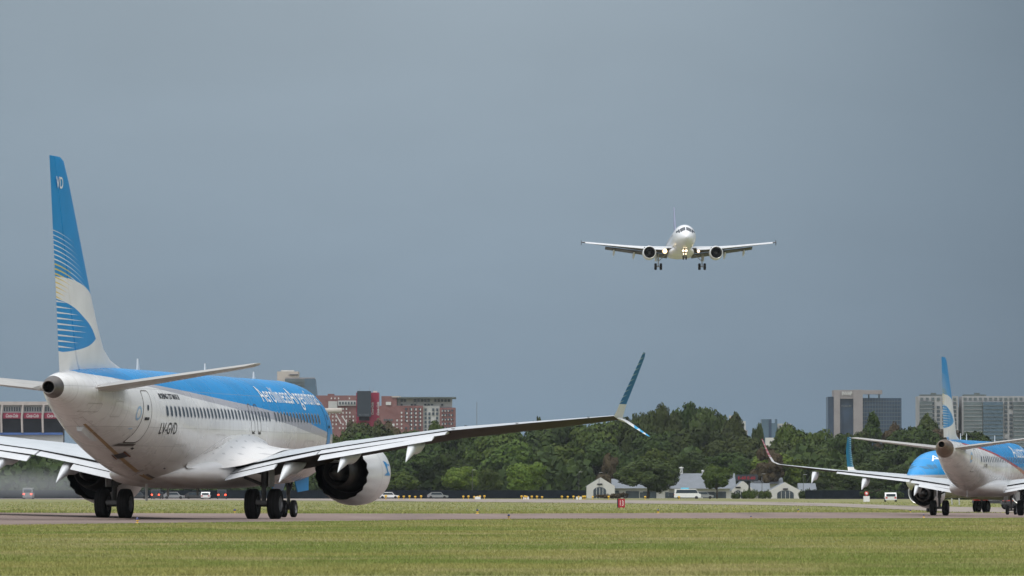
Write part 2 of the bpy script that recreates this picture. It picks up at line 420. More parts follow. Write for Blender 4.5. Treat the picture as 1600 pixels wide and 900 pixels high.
class Plane:
    def __init__(s, name, xm, tab): s.xm = xm; s.tab = tab; s.root = empty(name)
    def P(s, x, r, z): return (r, s.xm - x, z)
    def st(s, x): return refine(s.tab, [x])[0]
    def surf(s, x, z, side=1, off=0.0):
        _, top, bot, hw = s.st(x); zc = (top + bot) / 2; hh = (top - bot) / 2
        q = max(-.999, min(.999, (z - zc) / hh)); y = hw * sqrt(1 - q * q)
        nz = (z - zc) / hh ** 2; ny = y / hw ** 2; L = sqrt(nz * nz + ny * ny)
        return s.P(x, side * (y + off * ny / L), z + off * nz / L)
    def surf_th(s, x, th, side=1, off=0.0):
        _, top, bot, hw = s.st(x); zc = (top + bot) / 2; hh = (top - bot) / 2
        return s.P(x, side * (hw + off) * cos(th), zc + (hh + off) * sin(th))
    def fuselage(s, mat, tailmat=None, tail_x=99, n=64):
        xs = sorted(set(list(np.concatenate([np.linspace(0, 1, 12) ** 2 * 1.2, np.arange(1.2, 8, .25), np.arange(8, 24, .8), np.arange(24, s.tab[-1][0], .25)])) + [s.tab[-1][0], tail_x if tail_x < 90 else s.tab[-1][0]]))
        rings = []; xs = [x for x in xs if x <= s.tab[-1][0] + 1e-6]
        m = MB()
        def ring(x):
            _, top, bot, hw = s.st(x); zc = (top + bot) / 2; hh = (top - bot) / 2; hw = max(hw, .002)
            return [s.P(x, hw * cos(2 * pi * i / n), zc + max(hh, .002) * sin(2 * pi * i / n)) for i in range(n)]
        m.loft([ring(x) for x in xs if x <= tail_x + 1e-6])
        o = m.build('fuselage', mat, s.root); s.fus = o
        if tail_x < 90:
            m = MB(); rr = [ring(x) for x in xs if x >= tail_x - 1e-6]
            m.loft(rr, 0, caps=False); L = rr[-1]; c = Vector((sum(p[0] for p in L) / n, L[0][1], sum(p[2] for p in L) / n))
            # closed end with an exhaust pipe set to the left
            m.loft([L, [c + (Vector(p) - c) * .90 + Vector((0, -.01, 0)) for p in L], [c + (Vector(p) - c) * .86 + Vector((0, .05, 0)) for p in L]], 0, caps=False); m.loft([[c + (Vector(p) - c) * .86 + Vector((0, .05, 0)) for p in L], [c + (Vector(p) - c) * .8 + Vector((0, .6, 0)) for p in L]], 1, caps=False)
            m.add([c + (Vector(p) - c) * .82 + Vector((0, .5, 0)) for p in L], [tuple(range(n))], 1)
            m.build('tail_exhaust_cone', [tailmat, M['black']], o)
        return o
    def patch(s, name, x0, x1, z0, z1, mat, side=1, off=.004, nx=4, nz=10, parent=None, corner=0.0, mb=None, idx=0):
        m = mb or MB(); rows = []
        for j in range(nz + 1):
            t = j / nz; z = z0 + (z1 - z0) * t; k = 0
            if corner:
                d = min(z - z0, z1 - z); k = 0 if d > corner else corner - sqrt(max(0, corner ** 2 - (corner - d) ** 2))
            rows.append([s.surf(x0 + k + (x1 - x0 - 2 * k) * i / nx, z, side, off) for i in range(nx + 1)])
        m.loft(rows, idx, closed=False, smooth=True)
        if mb is None: return m.build(name, mat, parent or s.fus)
    def outline(s, mb, x0, x1, z0, z1, w=.03, side=1, off=.006, idx=0, corner=.12):
        pts = []
        cx = [(x0 + corner, z0 + corner, pi, 1.5 * pi), (x1 - corner, z0 + corner, 1.5 * pi, 2 * pi), (x1 - corner, z1 - corner, 0, .5 * pi), (x0 + corner, z1 - corner, .5 * pi, pi)]
        for (a, b, t0, t1) in cx:
            for k in range(5): t = t0 + (t1 - t0) * k / 4; pts.append((a + corner * cos(t), b + corner * sin(t)))
        dense = []
        for i in range(len(pts)):
            p, q = pts[i], pts[(i + 1) % len(pts)]; L = math.hypot(q[0] - p[0], q[1] - p[1]); k = max(1, int(L / .12))
            dense += [(p[0] + (q[0] - p[0]) * j / k, p[1] + (q[1] - p[1]) * j / k) for j in range(k)]
        cxm, czm = (x0 + x1) / 2, (z0 + z1) / 2; out = []; inn = []
        for (a, b) in dense:
            inn.append(s.surf(a, b, side, off))
            dx, dz = a - cxm, b - czm; fx = ((x1 - x0) / 2 - w) / ((x1 - x0) / 2); fz = ((z1 - z0) / 2 - w) / ((z1 - z0) / 2)
            out.append(s.surf(cxm + dx * fx, czm + dz * fz, side, off))
        n = len(inn); mb.add(inn + out, [(i, (i + 1) % n, n + (i + 1) % n, n + i) for i in range(n)], idx, True)
    def text(s, name, body, x_start, x_end, z0, height, mat, side=1, shear=0., off=.008, bold=0.0, th=True, parent=None):
        """lettering wrapped on the skin; on the right side it reads towards the nose"""
        cu = bpy.data.curves.new('t', 'FONT'); cu.body = body; cu.shear = shear; cu.offset = bold; cu.resolution_u = 3
        ob = bpy.data.objects.new('t', cu); COL.objects.link(ob); bpy.context.view_layer.update()
        me = bpy.data.meshes.new_from_object(ob.evaluated_get(bpy.context.evaluated_depsgraph_get())); bpy.data.objects.remove(ob)
        bm = bmesh.new(); bm.from_mesh(me)
        xs = [v.co.x for v in bm.verts]; x0, x1 = min(xs), max(xs)
        cap = .70
        bmesh.ops.triangulate(bm, faces=bm.faces[:])
        for k in range(-3, 11):
            bmesh.ops.bisect_plane(bm, geom=bm.verts[:] + bm.edges[:] + bm.faces[:], plane_co=(0, k * .1 + .001, 0), plane_no=(0, 1, 0))
        _, top, bot, hw = s.st(x_start); zc = (top + bot) / 2; hh = (top - bot) / 2
        for v in bm.verts:
            u = (v.co.x - x0) / (x1 - x0); x = x_start + (x_end - x_start) * u
            _, top2, bot2, hw2 = s.st(x); hh2 = (top2 - bot2) / 2; zc2 = (top2 + bot2) / 2
            th0 = math.asin(max(-.99, min(.99, (z0 - zc2) / hh2))); a = th0 + v.co.y / cap * height / max(.4, (hw2 + hh2) / 2)
            v.co = s.surf_th(x, a, side, off)
        bm.to_mesh(me); bm.free(); me.materials.append(mat)
        o = bpy.data.objects.new(name, me); COL.objects.link(o); o.parent = parent or s.fus; return o
    def wing(s, side, secs, mat, name='wing'):
        """secs: (y, xle, xte, zle, zte, tc)"""
        m = MB(); rings = []
        for (y, xl, xt, zl, zt, tc) in secs: rings.append(section(s.P(xl, side * y, zl), s.P(xt, side * y, zt), (0, 0, 1), tc))
        m.loft(rings); n = len(rings[0]); 
        # underside faces take the darkened colour that stands for underwing shade
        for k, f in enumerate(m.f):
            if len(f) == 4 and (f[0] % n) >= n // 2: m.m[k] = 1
        return m.build(name, [mat, M['under']], s.root)
    def blade(s, name, parent, pts, mat, cuts=None, a=0., b=1., axis=(1, 0, 0)):
        """pts: (le(x,y,z), te(x,y,z), tc, n)"""
        m = MB(); m.loft([section(s.P(*p[0]), s.P(*p[1]), p[3], p[2], 0, a, b) for p in pts]); return m.build(name, mat, parent)
    def wheel(s, parent, x, y, r, w, z=None, out=1):
        m = MB(); z = r if z is None else z
        p = [(-w / 2, r * .52), (-w / 2 - .0, r * .62), (-w * .49, r * .86), (-w * .40, r * .97), (-w * .2, r), (w * .2, r), (w * .40, r * .97), (w * .49, r * .86), (w / 2, r * .62), (w / 2, r * .52)]
        m.lathe(p, s.P(x, y, z), 'X', 36, 0)
        for sg in (-1, 1):
            q = [(sg * w * .5, r * .53), (sg * w * .42, r * .50), (sg * w * .30, r * .42), (sg * w * .30, r * .2), (sg * w * .44, r * .18), (sg * w * .44, .001)]
            m.lathe(q, s.P(x, y, z), 'X', 24, 1)
        for g in (-.12, .12): m.lathe([(g * w - .012, r * 1.001), (g * w + .012, r * 1.001)], s.P(x, y, z), 'X', 36, 2)
        return m.build('wheel', [M['tyre'], M['hub'], M['black']], parent)

def engine(pl, side, y, z, xf, xn, R, chev=18, rn=.8, mat=None, core=(.55, .9), ptop=None, noz_z=0.0):
    """turbofan nacelle: xf inlet face, xn fan nozzle, R max radius"""
    c = pl.P(xf, side * y, z); L = xn - xf; m = MB(); N = chev * 6 if chev else 60
    prof = [(0.0, R * .86), (-.03, R * .90), (-.12, R * .945), (-.45, R * .985), (-.35 * L, R * 1.0), (-.55 * L, R * .985), (-.8 * L, R * .91), (-L, R * rn)]
    def mod(k, i):
        if not chev or k not in (7,): return 0
        t = (i % 6) / 6; return .15 - .30 * (1 - abs(2 * t - 1)) * 1.0
    m.lathe(prof, c, 'Y', N, 0, mod)
    inn = [(-L, R * rn - .02), (-L * .8, R * .84), (-L * .62, R * .84)]
    m.lathe(inn, c, 'Y', N, 1, lambda k, i: mod(7, i) if k == 0 else 0)
    m.lathe([(0, R * .86), (-.02, R * .83), (-.15, R * .80), (-.5, R * .79)], c, 'Y', N, 2)
    m.lathe([(-.5, R * .79), (-1.3, R * .80)], c, 'Y', N, 3)
    m.lathe([(-L * .62, R * .84), (-L * .62, .02)], c, 'Y', N, 1)
    e = m.build('engine', [mat or M['white'], M['dark'], M['lip'], M['gearwhite']], pl.root)
    # fan
    f = MB(); f.lathe([(-1.25, R * .80), (-1.25, .02)], c, 'Y', 40, 1)
    nb = 20
    for i in range(nb):
        t = 2 * pi * i / nb; u = Vector((cos(t), 0, sin(t))); w = Vector((-sin(t), 0, cos(t))); cc = Vector(c)
        a0 = cc + u * .22 + Vector((0, -.95, 0)); a1 = cc + u * R * .78 + Vector((0, -1.0, 0))
        f.add([a0 - w * .03, a1 - w * .10, a1 + w * .12 + Vector((0, -.18, 0)), a0 + w * .05 + Vector((0, -.15, 0))], [(0, 1, 2, 3)], 0)
    f.build('fan', [M['dark'], M['black']], e)
    sp = MB(); sp.lathe([(-.62, .005), (-.75, .1), (-.95, .22), (-1.15, .27)], c, 'Y', 24, 0); sp.build('spinner', M['strut'], e)
    # core nozzle and plug
    k = MB(); rc, lc = core
    k.lathe([(-L * .6, R * .62), (-L, rc * 1.25), (-L - lc * .6, rc), (-L - lc * .62, rc - .04), (-L * .9, rc * .85), (-L * .9, .02)], c, 'Y', 48, 0); k.build('core_nozzle', M['metal_dark'], e)
    q = MB(); q.lathe([(-L * .9, rc * .66), (-L - lc * .5, rc * .6), (-L - lc * .9, rc * .42), (-L - lc * 1.15, rc * .2), (-L - lc * 1.2, .01)], c, 'Y', 36, 0); q.build('exhaust_plug', M['metal_dark'], e)
    # pylon
    if ptop:
        p = MB(); rings = []
        for (x, zb, zt, hw) in ptop: rings.append([pl.P(x, side * y - hw, zb), pl.P(x, side * y + hw, zb), pl.P(x, side * y + hw * .8, zt), pl.P(x, side * y - hw * .8, zt)])
        p.loft(rings, smooth=False); p.build('pylon', M['fair'], e)
    # joint lines round the cowl
    for a in (-.42, -L * .52):
        j = MB(); rr = np.interp(-a, [-q[0] for q in prof], [q[1] for q in prof]) + .004
        j.lathe([(a, rr), (a - .02, rr)], c, 'Y', N, 0); j.build('cowl_joint', M['seam'], e)
    return e
M['metal_dark'] = plain('heat_stained_metal', (.060, .054, .050), .42, .7, .5, .3, 4)

def fairing(pl, parent, y, side, x0, x1, z, w, h, droop=.2):
    """canoe-shaped flap track fairing whose tail swings down with the flap and ends in a low point"""
    m = MB(); rings = []; N = 14
    for k in range(N):
        t = k / (N - 1); x = x0 + (x1 - x0) * t; u = max(0, (t - .62) / .38)
        top = z + .15 - (h + droop + .02) * u ** 1.25
        bot = z + .12 - h * min(1, t / .4) ** .7 - (droop) * u
        bot = min(bot, top - .01); ww = w * min(1, (t + .02) / .3) ** .6 * (1 - .97 * u ** 1.3)
        c, hh = (top + bot) / 2, (top - bot) / 2
        rings.append([pl.P(x, side * y + a * ww, c - b * hh) for a, b in ((-.8, -1), (-1, -.3), (-.92, .3), (-.55, .8), (0, 1), (.55, .8), (.92, .3), (1, -.3), (.8, -1))])
    m.loft(rings); return m.build('flap_fairing', M['fair'], parent)

def flap(pl, parent, side, secs, name='flap', mat=None):
    """secs: (y, x0, z0, x1, z1, t) panel from its nose to its tail"""
    m = MB(); rings = []
    for (y, x0, z0, x1, z1, t) in secs:
        a = Vector(pl.P(x0, side * y, z0)); b = Vector(pl.P(x1, side * y, z1)); d = (b - a); n = Vector((0, -d.z, d.y)).normalized()
        if n.z < 0: n = -n
        rings.append(section(a, b, n, t / d.length, .01))
    m.loft(rings); return m.build(name, mat or M['flap'], parent)

def windows(pl, xs, z, side, w=.23, h=.36, flush=.005):
    first = None; x0 = xs[len(xs) // 2]
    for x in xs:
        tabc = pl.st(x); base = pl.st(x0)
        if first is not None and abs(tabc[3] - base[3]) < .002 and abs(tabc[1] - base[1]) < .002 and abs(tabc[2] - base[2]) < .002:
            o = first.copy(); COL.objects.link(o); o.location = (0, x0 - x, 0); continue
        xx = x0 if first is None and abs(tabc[3] - base[3]) < .002 and abs(tabc[2] - base[2]) < .002 else x
        m = MB(); pl.patch('', xx - w / 2 - .035, xx + w / 2 + .035, z - h / 2 - .035, z + h / 2 + .035, None, side, flush, 3, 14, None, .13, m, 1)
        pl.patch('', xx - w / 2, xx + w / 2, z - h / 2, z + h / 2, None, side, flush + .003, 3, 14, None, .1, m, 0)
        o = m.build('window', [M['glass'], M['frame']], pl.fus)
        if xx == x0 and first is None: first = o; o.location = (0, x0 - x, 0)

# ------------------------------------------------------------------ 737 family
T737 = [(0, 2.75, 2.75, 0), (.15, 3, 2.45, .28), (.5, 3.3, 2.2, .55), (1.2, 3.75, 1.9, .95), (2, 4.3, 1.68, 1.27), (2.6, 4.75, 1.58, 1.45), (3.5, 5.12, 1.45, 1.65), (5, 5.32, 1.35, 1.83), (6.5, 5.38, 1.32, 1.88), (25, 5.38, 1.32, 1.88), (27, 5.38, 1.5, 1.87), (29, 5.38, 1.88, 1.80), (31, 5.36, 2.36, 1.65), (33, 5.30, 2.9, 1.38), (35, 5.22, 3.45, 1.03), (36.5, 5.12, 3.9, .72), (37.2, 5.04, 4.08, .52), (37.75, 4.95, 4.19, .38), (38.35, 4.78, 4.33, .225)]
BL737 = [(0, 3.2), (2, 3.25), (4, 3.3), (6, 3.44), (9.2, 3.78), (11.6, 3.93), (14, 4.08), (17, 4.24), (19.8, 4.36), (24.8, 4.59), (29.5, 4.78), (32.1, 4.89), (34, 4.99), (35.5, 5.07), (38, 5.3)]
GR737 = [(0, 3.0), (4, 3.05), (6.5, 3.2), (8.8, 3.36), (10.6, 3.52), (12.7, 3.67), (14.6, 3.78), (17.8, 3.96), (19.5, 4.08), (24, 4.33), (26.5, 4.47), (30.6, 4.72), (33, 4.9), (38, 5.3)]
M['body737'] = body_mat('fuselage_livery', BL737, GR737, 19.6)
M['fin737'] = fin_mat('fin_artwork')

def winglet_mat(name, side_n=1):
    s = Sh(name, .3); X, Y, Z = s.xyz(s.obj()); return s

def make_737(name, max8=True, both=False, visible=1):
    pl = Plane(name, 19.6, T737); R = pl.root; P = pl.P
    pl.fuselage(M['body737'], M['apu'], 37.75)
    # wing-body fairing
    m = MB(); tb = [(11.2, 2.3, 1.6, 1.2), (12.5, 2.4, 1.28, 1.85), (14, 2.45, 1.16, 2.05), (20, 2.3, 1.12, 2.12), (22, 2.3, 1.14, 2.06), (24, 2.2, 1.22, 1.8), (25.5, 2.0, 1.36, 1.35), (26.6, 1.75, 1.52, .6)]
    rings = []
    for x, top, bot, hw in refine(tb, np.arange(11.2, 26.61, .35)):
        zc = (top + bot) / 2; hh = (top - bot) / 2; ring = []
        for i in range(32):
            t = 2 * pi * i / 32; cs, sn = cos(t), sin(t); e = .72
            ring.append(P(x, hw * abs(cs) ** e * (1 if cs > 0 else -1), zc + hh * abs(sn) ** e * (1 if sn > 0 else -1)))
        rings.append(ring)
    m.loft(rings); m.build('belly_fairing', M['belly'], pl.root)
    for sd in (-1, 1):   # fillet that sweeps the skin into the wing
        rows = []
        for x, zf, yo, zo in refine([(13.6, 2.5, 2.3, 2.35), (15.5, 2.95, 3.0, 2.62), (18, 3.15, 3.25, 2.56), (20.5, 3.1, 2.9, 2.16), (21.6, 2.95, 2.35, 1.95), (23.2, 2.62, 1.88, 1.85), (24.4, 2.3, 1.66, 1.85), (25.4, 2.05, 1.45, 1.85)], np.arange(13.6, 25.41, .3)):
            a = Vector(pl.surf(x, zf, sd, .003)); b = Vector(P(x, sd * yo, zo)); c = Vector(pl.surf(x, max(zo, 1.75) * .75 + zf * .25, sd, .02)); c.z = min(c.z, (a.z + b.z) / 2 - .02)
            rows.append([(1 - t) ** 2 * a + 2 * t * (1 - t) * c + t * t * b for t in [k / 10 for k in range(11)]])
        m = MB(); m.loft(rows, 0, closed=False); m.build('wing_fillet', M['body_plain'], R)
    # fin, dorsal fillet and rudder
    fin = [((28.6, 5.28), (37.0, 5.0), .02), ((30.6, 5.62), (37.06, 5.4), .05), ((31.6, 6.0), (37.15, 5.9), .075), ((32.35, 6.7), (37.28, 6.7), .085), ((33.25, 7.8), (37.47, 7.8), .09), ((36.0, 11.6), (38.15, 11.6), .09), ((36.62, 12.3), (38.28, 12.3), .085), ((37.0, 12.42), (38.3, 12.42), .05)]
    mk = lambda a, b, q: MB()
    for nm, a, b in (('fin', 0., .70), ('rudder', .712, 1.)):
        m = MB(); m.loft([section(P(l[0], 0, l[1]), P(t[0], 0, t[1]), (1, 0, 0), tc, 0, a, b) for (l, t, tc) in fin])
        o = m.build(nm, M['fin737'], R)
        if nm == 'fin': pl.fin = o
    # tailplanes
    for sd in (-1, 1):
        sec = [(.55, 32.3, 36.35, 4.62, 4.50, .09), (1.1, 33.0, 36.5, 4.66, 4.56, .09), (6.9, 37.0, 38.65, 5.30, 5.22, .085), (7.12, 37.25, 38.75, 5.33, 5.26, .06), (7.2, 37.7, 38.8, 5.34, 5.28, .03)]
        m = MB(); m.loft([section(P(xl, sd * y, zl), P(xt, sd * y, zt), (0, 0, 1), tc, 0, 0, .72) for (y, xl, xt, zl, zt, tc) in sec]); st = m.build('tailplane', [M['under_tail']], R)
        m = MB(); m.loft([section(P(xl, sd * y, zl), P(xt, sd * y, zt), (0, 0, 1), tc, 0, .728, 1) for (y, xl, xt, zl, zt, tc) in sec[1:-1]]); m.build('elevator', M['under_tail'], st)
    # wings
    L = lambda y: 15.2 + (y - 4.8) * .523 if y >= 4.8 else 13.15 + (y - 1.9) * .707
    zt = lambda y: float(np.interp(y, [0, 1.9, 3.85, 5.5, 10.1, 16.65], [1.6, 1.9, 2.3, 2.6, 3.24, 3.74]))
    for sd in (-1, 1):
        xt = lambda y: float(np.interp(y, [0, 5.5, 10.3], [20.7, 20.9, 21.65])); xo = lambda y: float(np.interp(y, [10.3, 16.65], [22.05, 22.9]))
        secs = [(.8, L(.8), xt(0), 1.75, zt(.8), .125), (1.9, L(1.9), xt(1.9), 2.0, zt(1.9), .12), (3.85, L(3.85), xt(3.85), 2.22, zt(3.85), .11), (5.5, L(5.5), xt(5.5), 2.50, zt(5.5), .11), (8, L(8), xt(8), 2.84, zt(8), .105), (10.28, L(10.28), xt(10.28), 3.14, zt(10.28), .105),
                (10.32, L(10.32), xo(10.3), 3.14, zt(10.3) - .03, .10), (13.5, L(13.5), xo(13.5), 3.38, zt(13.5), .10), (16.0, L(16.0), xo(16), 3.60, zt(16), .095), (16.65, L(16.65), xo(16.65), 3.66, zt(16.65), .09)]
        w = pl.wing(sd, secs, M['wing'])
        # flaps, set for take-off: fore panel then aft panel, inboard and outboard
        flap(pl, w, sd, [(2.0, 20.45, 1.80, 21.55, 1.66, .13), (3.85, 20.5, 2.19, 21.6, 2.07, .13), (5.30, 20.6, 2.48, 21.6, 2.36, .13)])
        flap(pl, w, sd, [(2.0, 21.45, 1.63, 22.1, 1.42, .08), (3.85, 21.5, 2.03, 22.1, 1.84, .08)], 'aft_flap')
        flap(pl, w, sd, [(5.36, 20.6, 2.50, 21.6, 2.38, .13), (7.6, 21.0, 2.82, 21.95, 2.70, .12), (10.25, 21.4, 3.18, 22.2, 3.08, .11)])
        flap(pl, w, sd, [(5.5, 21.5, 2.34, 22.15, 2.14, .08), (7.6, 21.85, 2.67, 22.45, 2.48, .08), (9.85, 22.1, 3.02, 22.6, 2.86, .07)], 'aft_flap')
        for ya, yb in ((10.45, 10.5), (12.9, 12.93), (15.6, 15.63)):
            g = MB(); g.box(P((xo(ya)) - .30, sd * (ya + yb) / 2, zt(ya) + .035), (.03, .6, .02), 0); g.build('aileron_joint', M['line'], w)
        for (yf, x0, x1, dz) in ((4.2, 18.6, 22.75, 0), (6.45, 19.3, 23.0, 0), (9.05, 20.2, 23.35, 0)): fairing(pl, w, yf, sd, x0, x1, zt(yf) - .42, .17, .42, .30)
        g = MB(); rings = []   # black strip standing in for the shadow between wing and flap
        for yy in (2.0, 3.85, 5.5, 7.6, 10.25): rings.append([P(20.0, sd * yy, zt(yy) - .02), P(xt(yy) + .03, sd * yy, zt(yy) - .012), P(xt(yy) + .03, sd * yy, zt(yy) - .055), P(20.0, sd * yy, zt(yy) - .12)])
        g.loft(rings, smooth=False); g.build('flap_slot_shadow', M['black'], w)
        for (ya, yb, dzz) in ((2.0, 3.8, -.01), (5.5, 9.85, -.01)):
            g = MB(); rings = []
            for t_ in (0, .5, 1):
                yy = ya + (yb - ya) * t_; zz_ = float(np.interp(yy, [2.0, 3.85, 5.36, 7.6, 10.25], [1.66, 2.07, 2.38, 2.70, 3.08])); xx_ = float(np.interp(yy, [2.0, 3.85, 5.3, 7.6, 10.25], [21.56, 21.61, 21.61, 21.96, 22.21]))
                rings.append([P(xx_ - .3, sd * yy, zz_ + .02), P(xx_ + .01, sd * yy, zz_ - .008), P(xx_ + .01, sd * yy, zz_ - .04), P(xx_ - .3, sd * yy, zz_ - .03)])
            g.loft(rings, smooth=False); g.build('flap_slot_shadow', M['black'], w)  # black strip drawn as the shadow ahead of the aft flap
        # winglets
        if max8:
            up = [((21.45, 16.62, 3.62), (23.0, 16.62, 3.72), .10, (-.5 * sd, 0, .8)), ((21.75, 16.74, 3.86), (23.1, 16.74, 3.9), .085, (-.9 * sd, 0, .4)), ((22.1, 16.92, 4.22), (23.3, 16.92, 4.25), .08, (-.93 * sd, 0, .35)), ((22.75, 17.36, 4.98), (23.7, 17.36, 5.0), .07, (-.93 * sd, 0, .35)), ((23.5, 17.84, 5.85), (24.15, 17.84, 5.85), .06, (-.93 * sd, 0, .35)), ((23.85, 17.92, 5.98), (24.25, 17.92, 5.98), .04, (-.93 * sd, 0, .35))]
            dn = [((21.6, 16.7, 3.60), (22.9, 16.7, 3.66), .10, (0, 0, 1)), ((22.1, 17.0, 3.52), (23.1, 17.0, 3.56), .09, (.5 * sd, 0, .85)), ((22.6, 17.45, 3.28), (23.45, 17.45, 3.30), .08, (.5 * sd, 0, .85)), ((23.3, 18.0, 2.98), (23.8, 18.0, 3.0), .06, (.5 * sd, 0, .85))]
            sgn = lambda q: [((a[0], sd * a[1], a[2]), (b[0], sd * b[1], b[2]), t, n) for (a, b, t, n) in q]
            u = pl.blade('winglet', w, sgn(up), M['wl_max'])
            pl.blade('lower_winglet', w, sgn(dn), M['wl_low'])
        else:
            up = [((21.25, 16.6, 3.66), (22.95, 16.6, 3.74), .09, (0, 0, 1)), ((21.9, 17.0, 3.78), (23.15, 17.0, 3.85), .085, (-.6 * sd, 0, .8)), ((22.4, 17.35, 4.3), (23.5, 17.35, 4.35), .08, (-.97 * sd, 0, .2)), ((23.1, 17.8, 5.5), (24.1, 17.8, 5.52), .07, (-.97 * sd, 0, .2)), ((23.85, 18.05, 6.7), (24.55, 18.05, 6.7), .05, (-.97 * sd, 0, .2))]
            pl.blade('winglet', w, [((a[0], sd * a[1], a[2]), (b[0], sd * b[1], b[2]), t, n) for (a, b, t, n) in up], M['wl_ng'])
        # engines
        yE, zE = 4.83, 1.73
        if max8: e = engine(pl, sd, yE, zE, 12.1, 15.45, 1.235, 18, .82, M['nacelle'], (.52, 1.3), [(13.2, 2.72, 2.9, .1), (14.5, 2.3, 2.72, .2), (16.5, 2.1, 2.55, .22), (18.6, 2.35, 2.5, .12)])
        else: e = engine(pl, sd, yE, zE + .05, 11.3, 14.9, 1.08, 0, .84, M['nacelle'], (.45, 1.0), [(12.6, 2.65, 2.85, .1), (14.5, 2.3, 2.72, .2), (16.5, 2.1, 2.55, .22), (18.6, 2.35, 2.5, .12)])
        if max8:  # bird-like blue flash on the cowl, outboard side
            m = MB(); c = P(12.1, sd * yE, zE)
            shp = [(.55, .30), (1.25, .42), (1.05, .20), (1.45, -.05), (.85, -.02), (.55, -.08)]
            def on(a, h):
                r = 1.238 if a > .8 else 1.222; t = h / r; return (c[0] + sd * r * 1.006 * cos(t), c[1] - a, c[2] + r * 1.006 * sin(t))
            m.add([on(*q) for q in [(.50, .33), (.78, .33), (1.0, .40), (1.42, .47), (1.15, .17), (1.0, .03), (1.55, -.10), (.85, -.10), (.5, -.10)]], [(0, 1, 2, 5, 7, 8)[::1], (2, 3, 4, 5), (5, 6, 7)], 0)
            m.build('cowl_emblem', M['blue'], e)
        # main gear
        m = MB(); y = 2.86
        m.tube(P(19.6, sd * y, .56), P(19.5, sd * (y - .02), 1.35), .085, .085); m.tube(P(19.5, sd * y, 1.2), P(19.4, sd * y, 2.35), .13, .15)
        m.tube(P(19.6, sd * (y - .43), .56), P(19.6, sd * (y + .43), .56), .10); m.tube(P(19.55, sd * y, 1.25), P(19.5, sd * 1.5, 1.8), .06)
        m.tube(P(19.85, sd * y, .6), P(19.8, sd * y, 1.0), .04); m.tube(P(19.8, sd * y, 1.0), P(19.65, sd * y, 1.45), .04); m.tube(P(19.3, sd * y, 1.3), P(18.6, sd * y, 2.2), .05)
        m.box(P(19.9, sd * y, .62), (.5, .18, .14), 0)
        g = m.build('main_gear', M['strut'], R)
        for dy in (-.43, .43): pl.wheel(g, 19.6, sd * (y + dy), .565, .42)
        m = MB(); m.box(P(19.45, sd * (y + .25), 1.75), (.04, .8, 1.1), 0); m.build('gear_door', M['gearwhite'], g)
    # nose gear
    m = MB(); m.tube(P(4.0, 0, .345), P(4.15, 0, 1.75), .06, .09); m.tube(P(4.0, -.2, .345), P(4, .2, .345), .05); m.tube(P(4.05, 0, .9), P(3.1, 0, 1.7), .045); m.box(P(3.9, 0, 1.25), (.22, .14, .18), 0)
    g = m.build('nose_gear', M['strut'], R)
    for dy in (-.2, .2): pl.wheel(g, 4.0, dy, .345, .2)
    for dy in (-.45, .45):
        m = MB(); m.add([P(2.6, dy, 1.62), P(4.9, dy, 1.42), P(4.7, dy * 1.15, 1.0), P(2.9, dy * 1.15, 1.08), P(2.6, dy + .03, 1.62), P(4.9, dy + .03, 1.42), P(4.7, dy * 1.15 + .03, 1.0), P(2.9, dy * 1.15 + .03, 1.08)], [(0, 1, 2, 3), (7, 6, 5, 4), (0, 4, 5, 1), (1, 5, 6, 2), (2, 6, 7, 3), (3, 7, 4, 0)], 0)
        m.build('nose_gear_door', M['blue'], g)
    sides = (1, -1) if both else (visible,)
    for sd in sides:
        xs = [29.35 - .508 * k for k in range(46) if k not in (30,)]
        xs = [x for x in xs if x > 6.2]
        windows(pl, xs, 3.86, sd)
        # doors
        for nm, x0, x1, z0, z1 in (('rear_door', 31.0, 31.8, 2.72, 4.56), ('front_door', 4.3, 5.15, 2.72, 4.5)):
            m = MB(); pl.patch('', x0 + .02, x1 - .02, z0 + .02, z1 - .02, None, sd, .003, 5, 16, None, .12, m, 1)
            pl.outline(m, x0, x1, z0, z1, .035, sd, .006, 0, .14)
            d = m.build(nm, [M['line'], M['white'] if x0 > 10 else M['blue']], pl.fus)
            m = MB(); pl.patch('', x0 + .2, x0 + .58, 3.52, 3.62, None, sd, .02, 3, 3, None, 0, m, 0); m.build('handle', M['ink'], d)
            m = MB(); pl.patch('', x0 + .30, x0 + .46, 3.84, 4.06, None, sd, .012, 3, 8, None, .07, m, 0); m.build('window', M['glass'], d)
            if x0 > 10:
                m = MB(); pl.patch('', x0 - .02, x1 + .02, z0 - .10, z0 - .01, None, sd, .02, 3, 2, None, 0, m, 0); m.build('sill', M['line'], d)
        for x0 in (16.35, 17.3):
            m = MB(); pl.outline(m, x0 - .27, x0 + .27, 3.22, 4.3, .035, sd, .006, 0, .16)
            pl.patch('', x0 - .2, x0 + .2, 3.17, 3.22, None, sd, .012, 3, 1, None, 0, m, 1); m.build('overwing_exit', [M['line'], M['ink']], pl.fus)
        a, b = (14.6, 5.0) if sd > 0 else (2.5, 13.8)
        pl.text('airline_title', 'AerolíneasArgentinas', a, b, 4.42, .80, M['wtext'], sd, .02 if sd > 0 else .25, .010, .002)
        a, b = (29.95, 28.2) if sd > 0 else (28.2, 29.95)
        pl.text('registration', 'LV-GVD', a, b, 3.06, .42, M['ink'], sd, -.02, .008, .01)
        a, b = (29.9, 27.3) if sd > 0 else (27.3, 29.9)
        if max8: pl.text('type_lettering', 'BOEING 737 MAX 8', a, b, 4.30, .20, M['ink'], sd, 0, .008, .03)
        # small ring emblem and notes by the rear door
        m = MB(); N = 24
        ri = [pl.surf(32.12 + .15 * cos(2 * pi * i / N), 3.75 + .17 * sin(2 * pi * i / N), sd, .006) for i in range(N)]
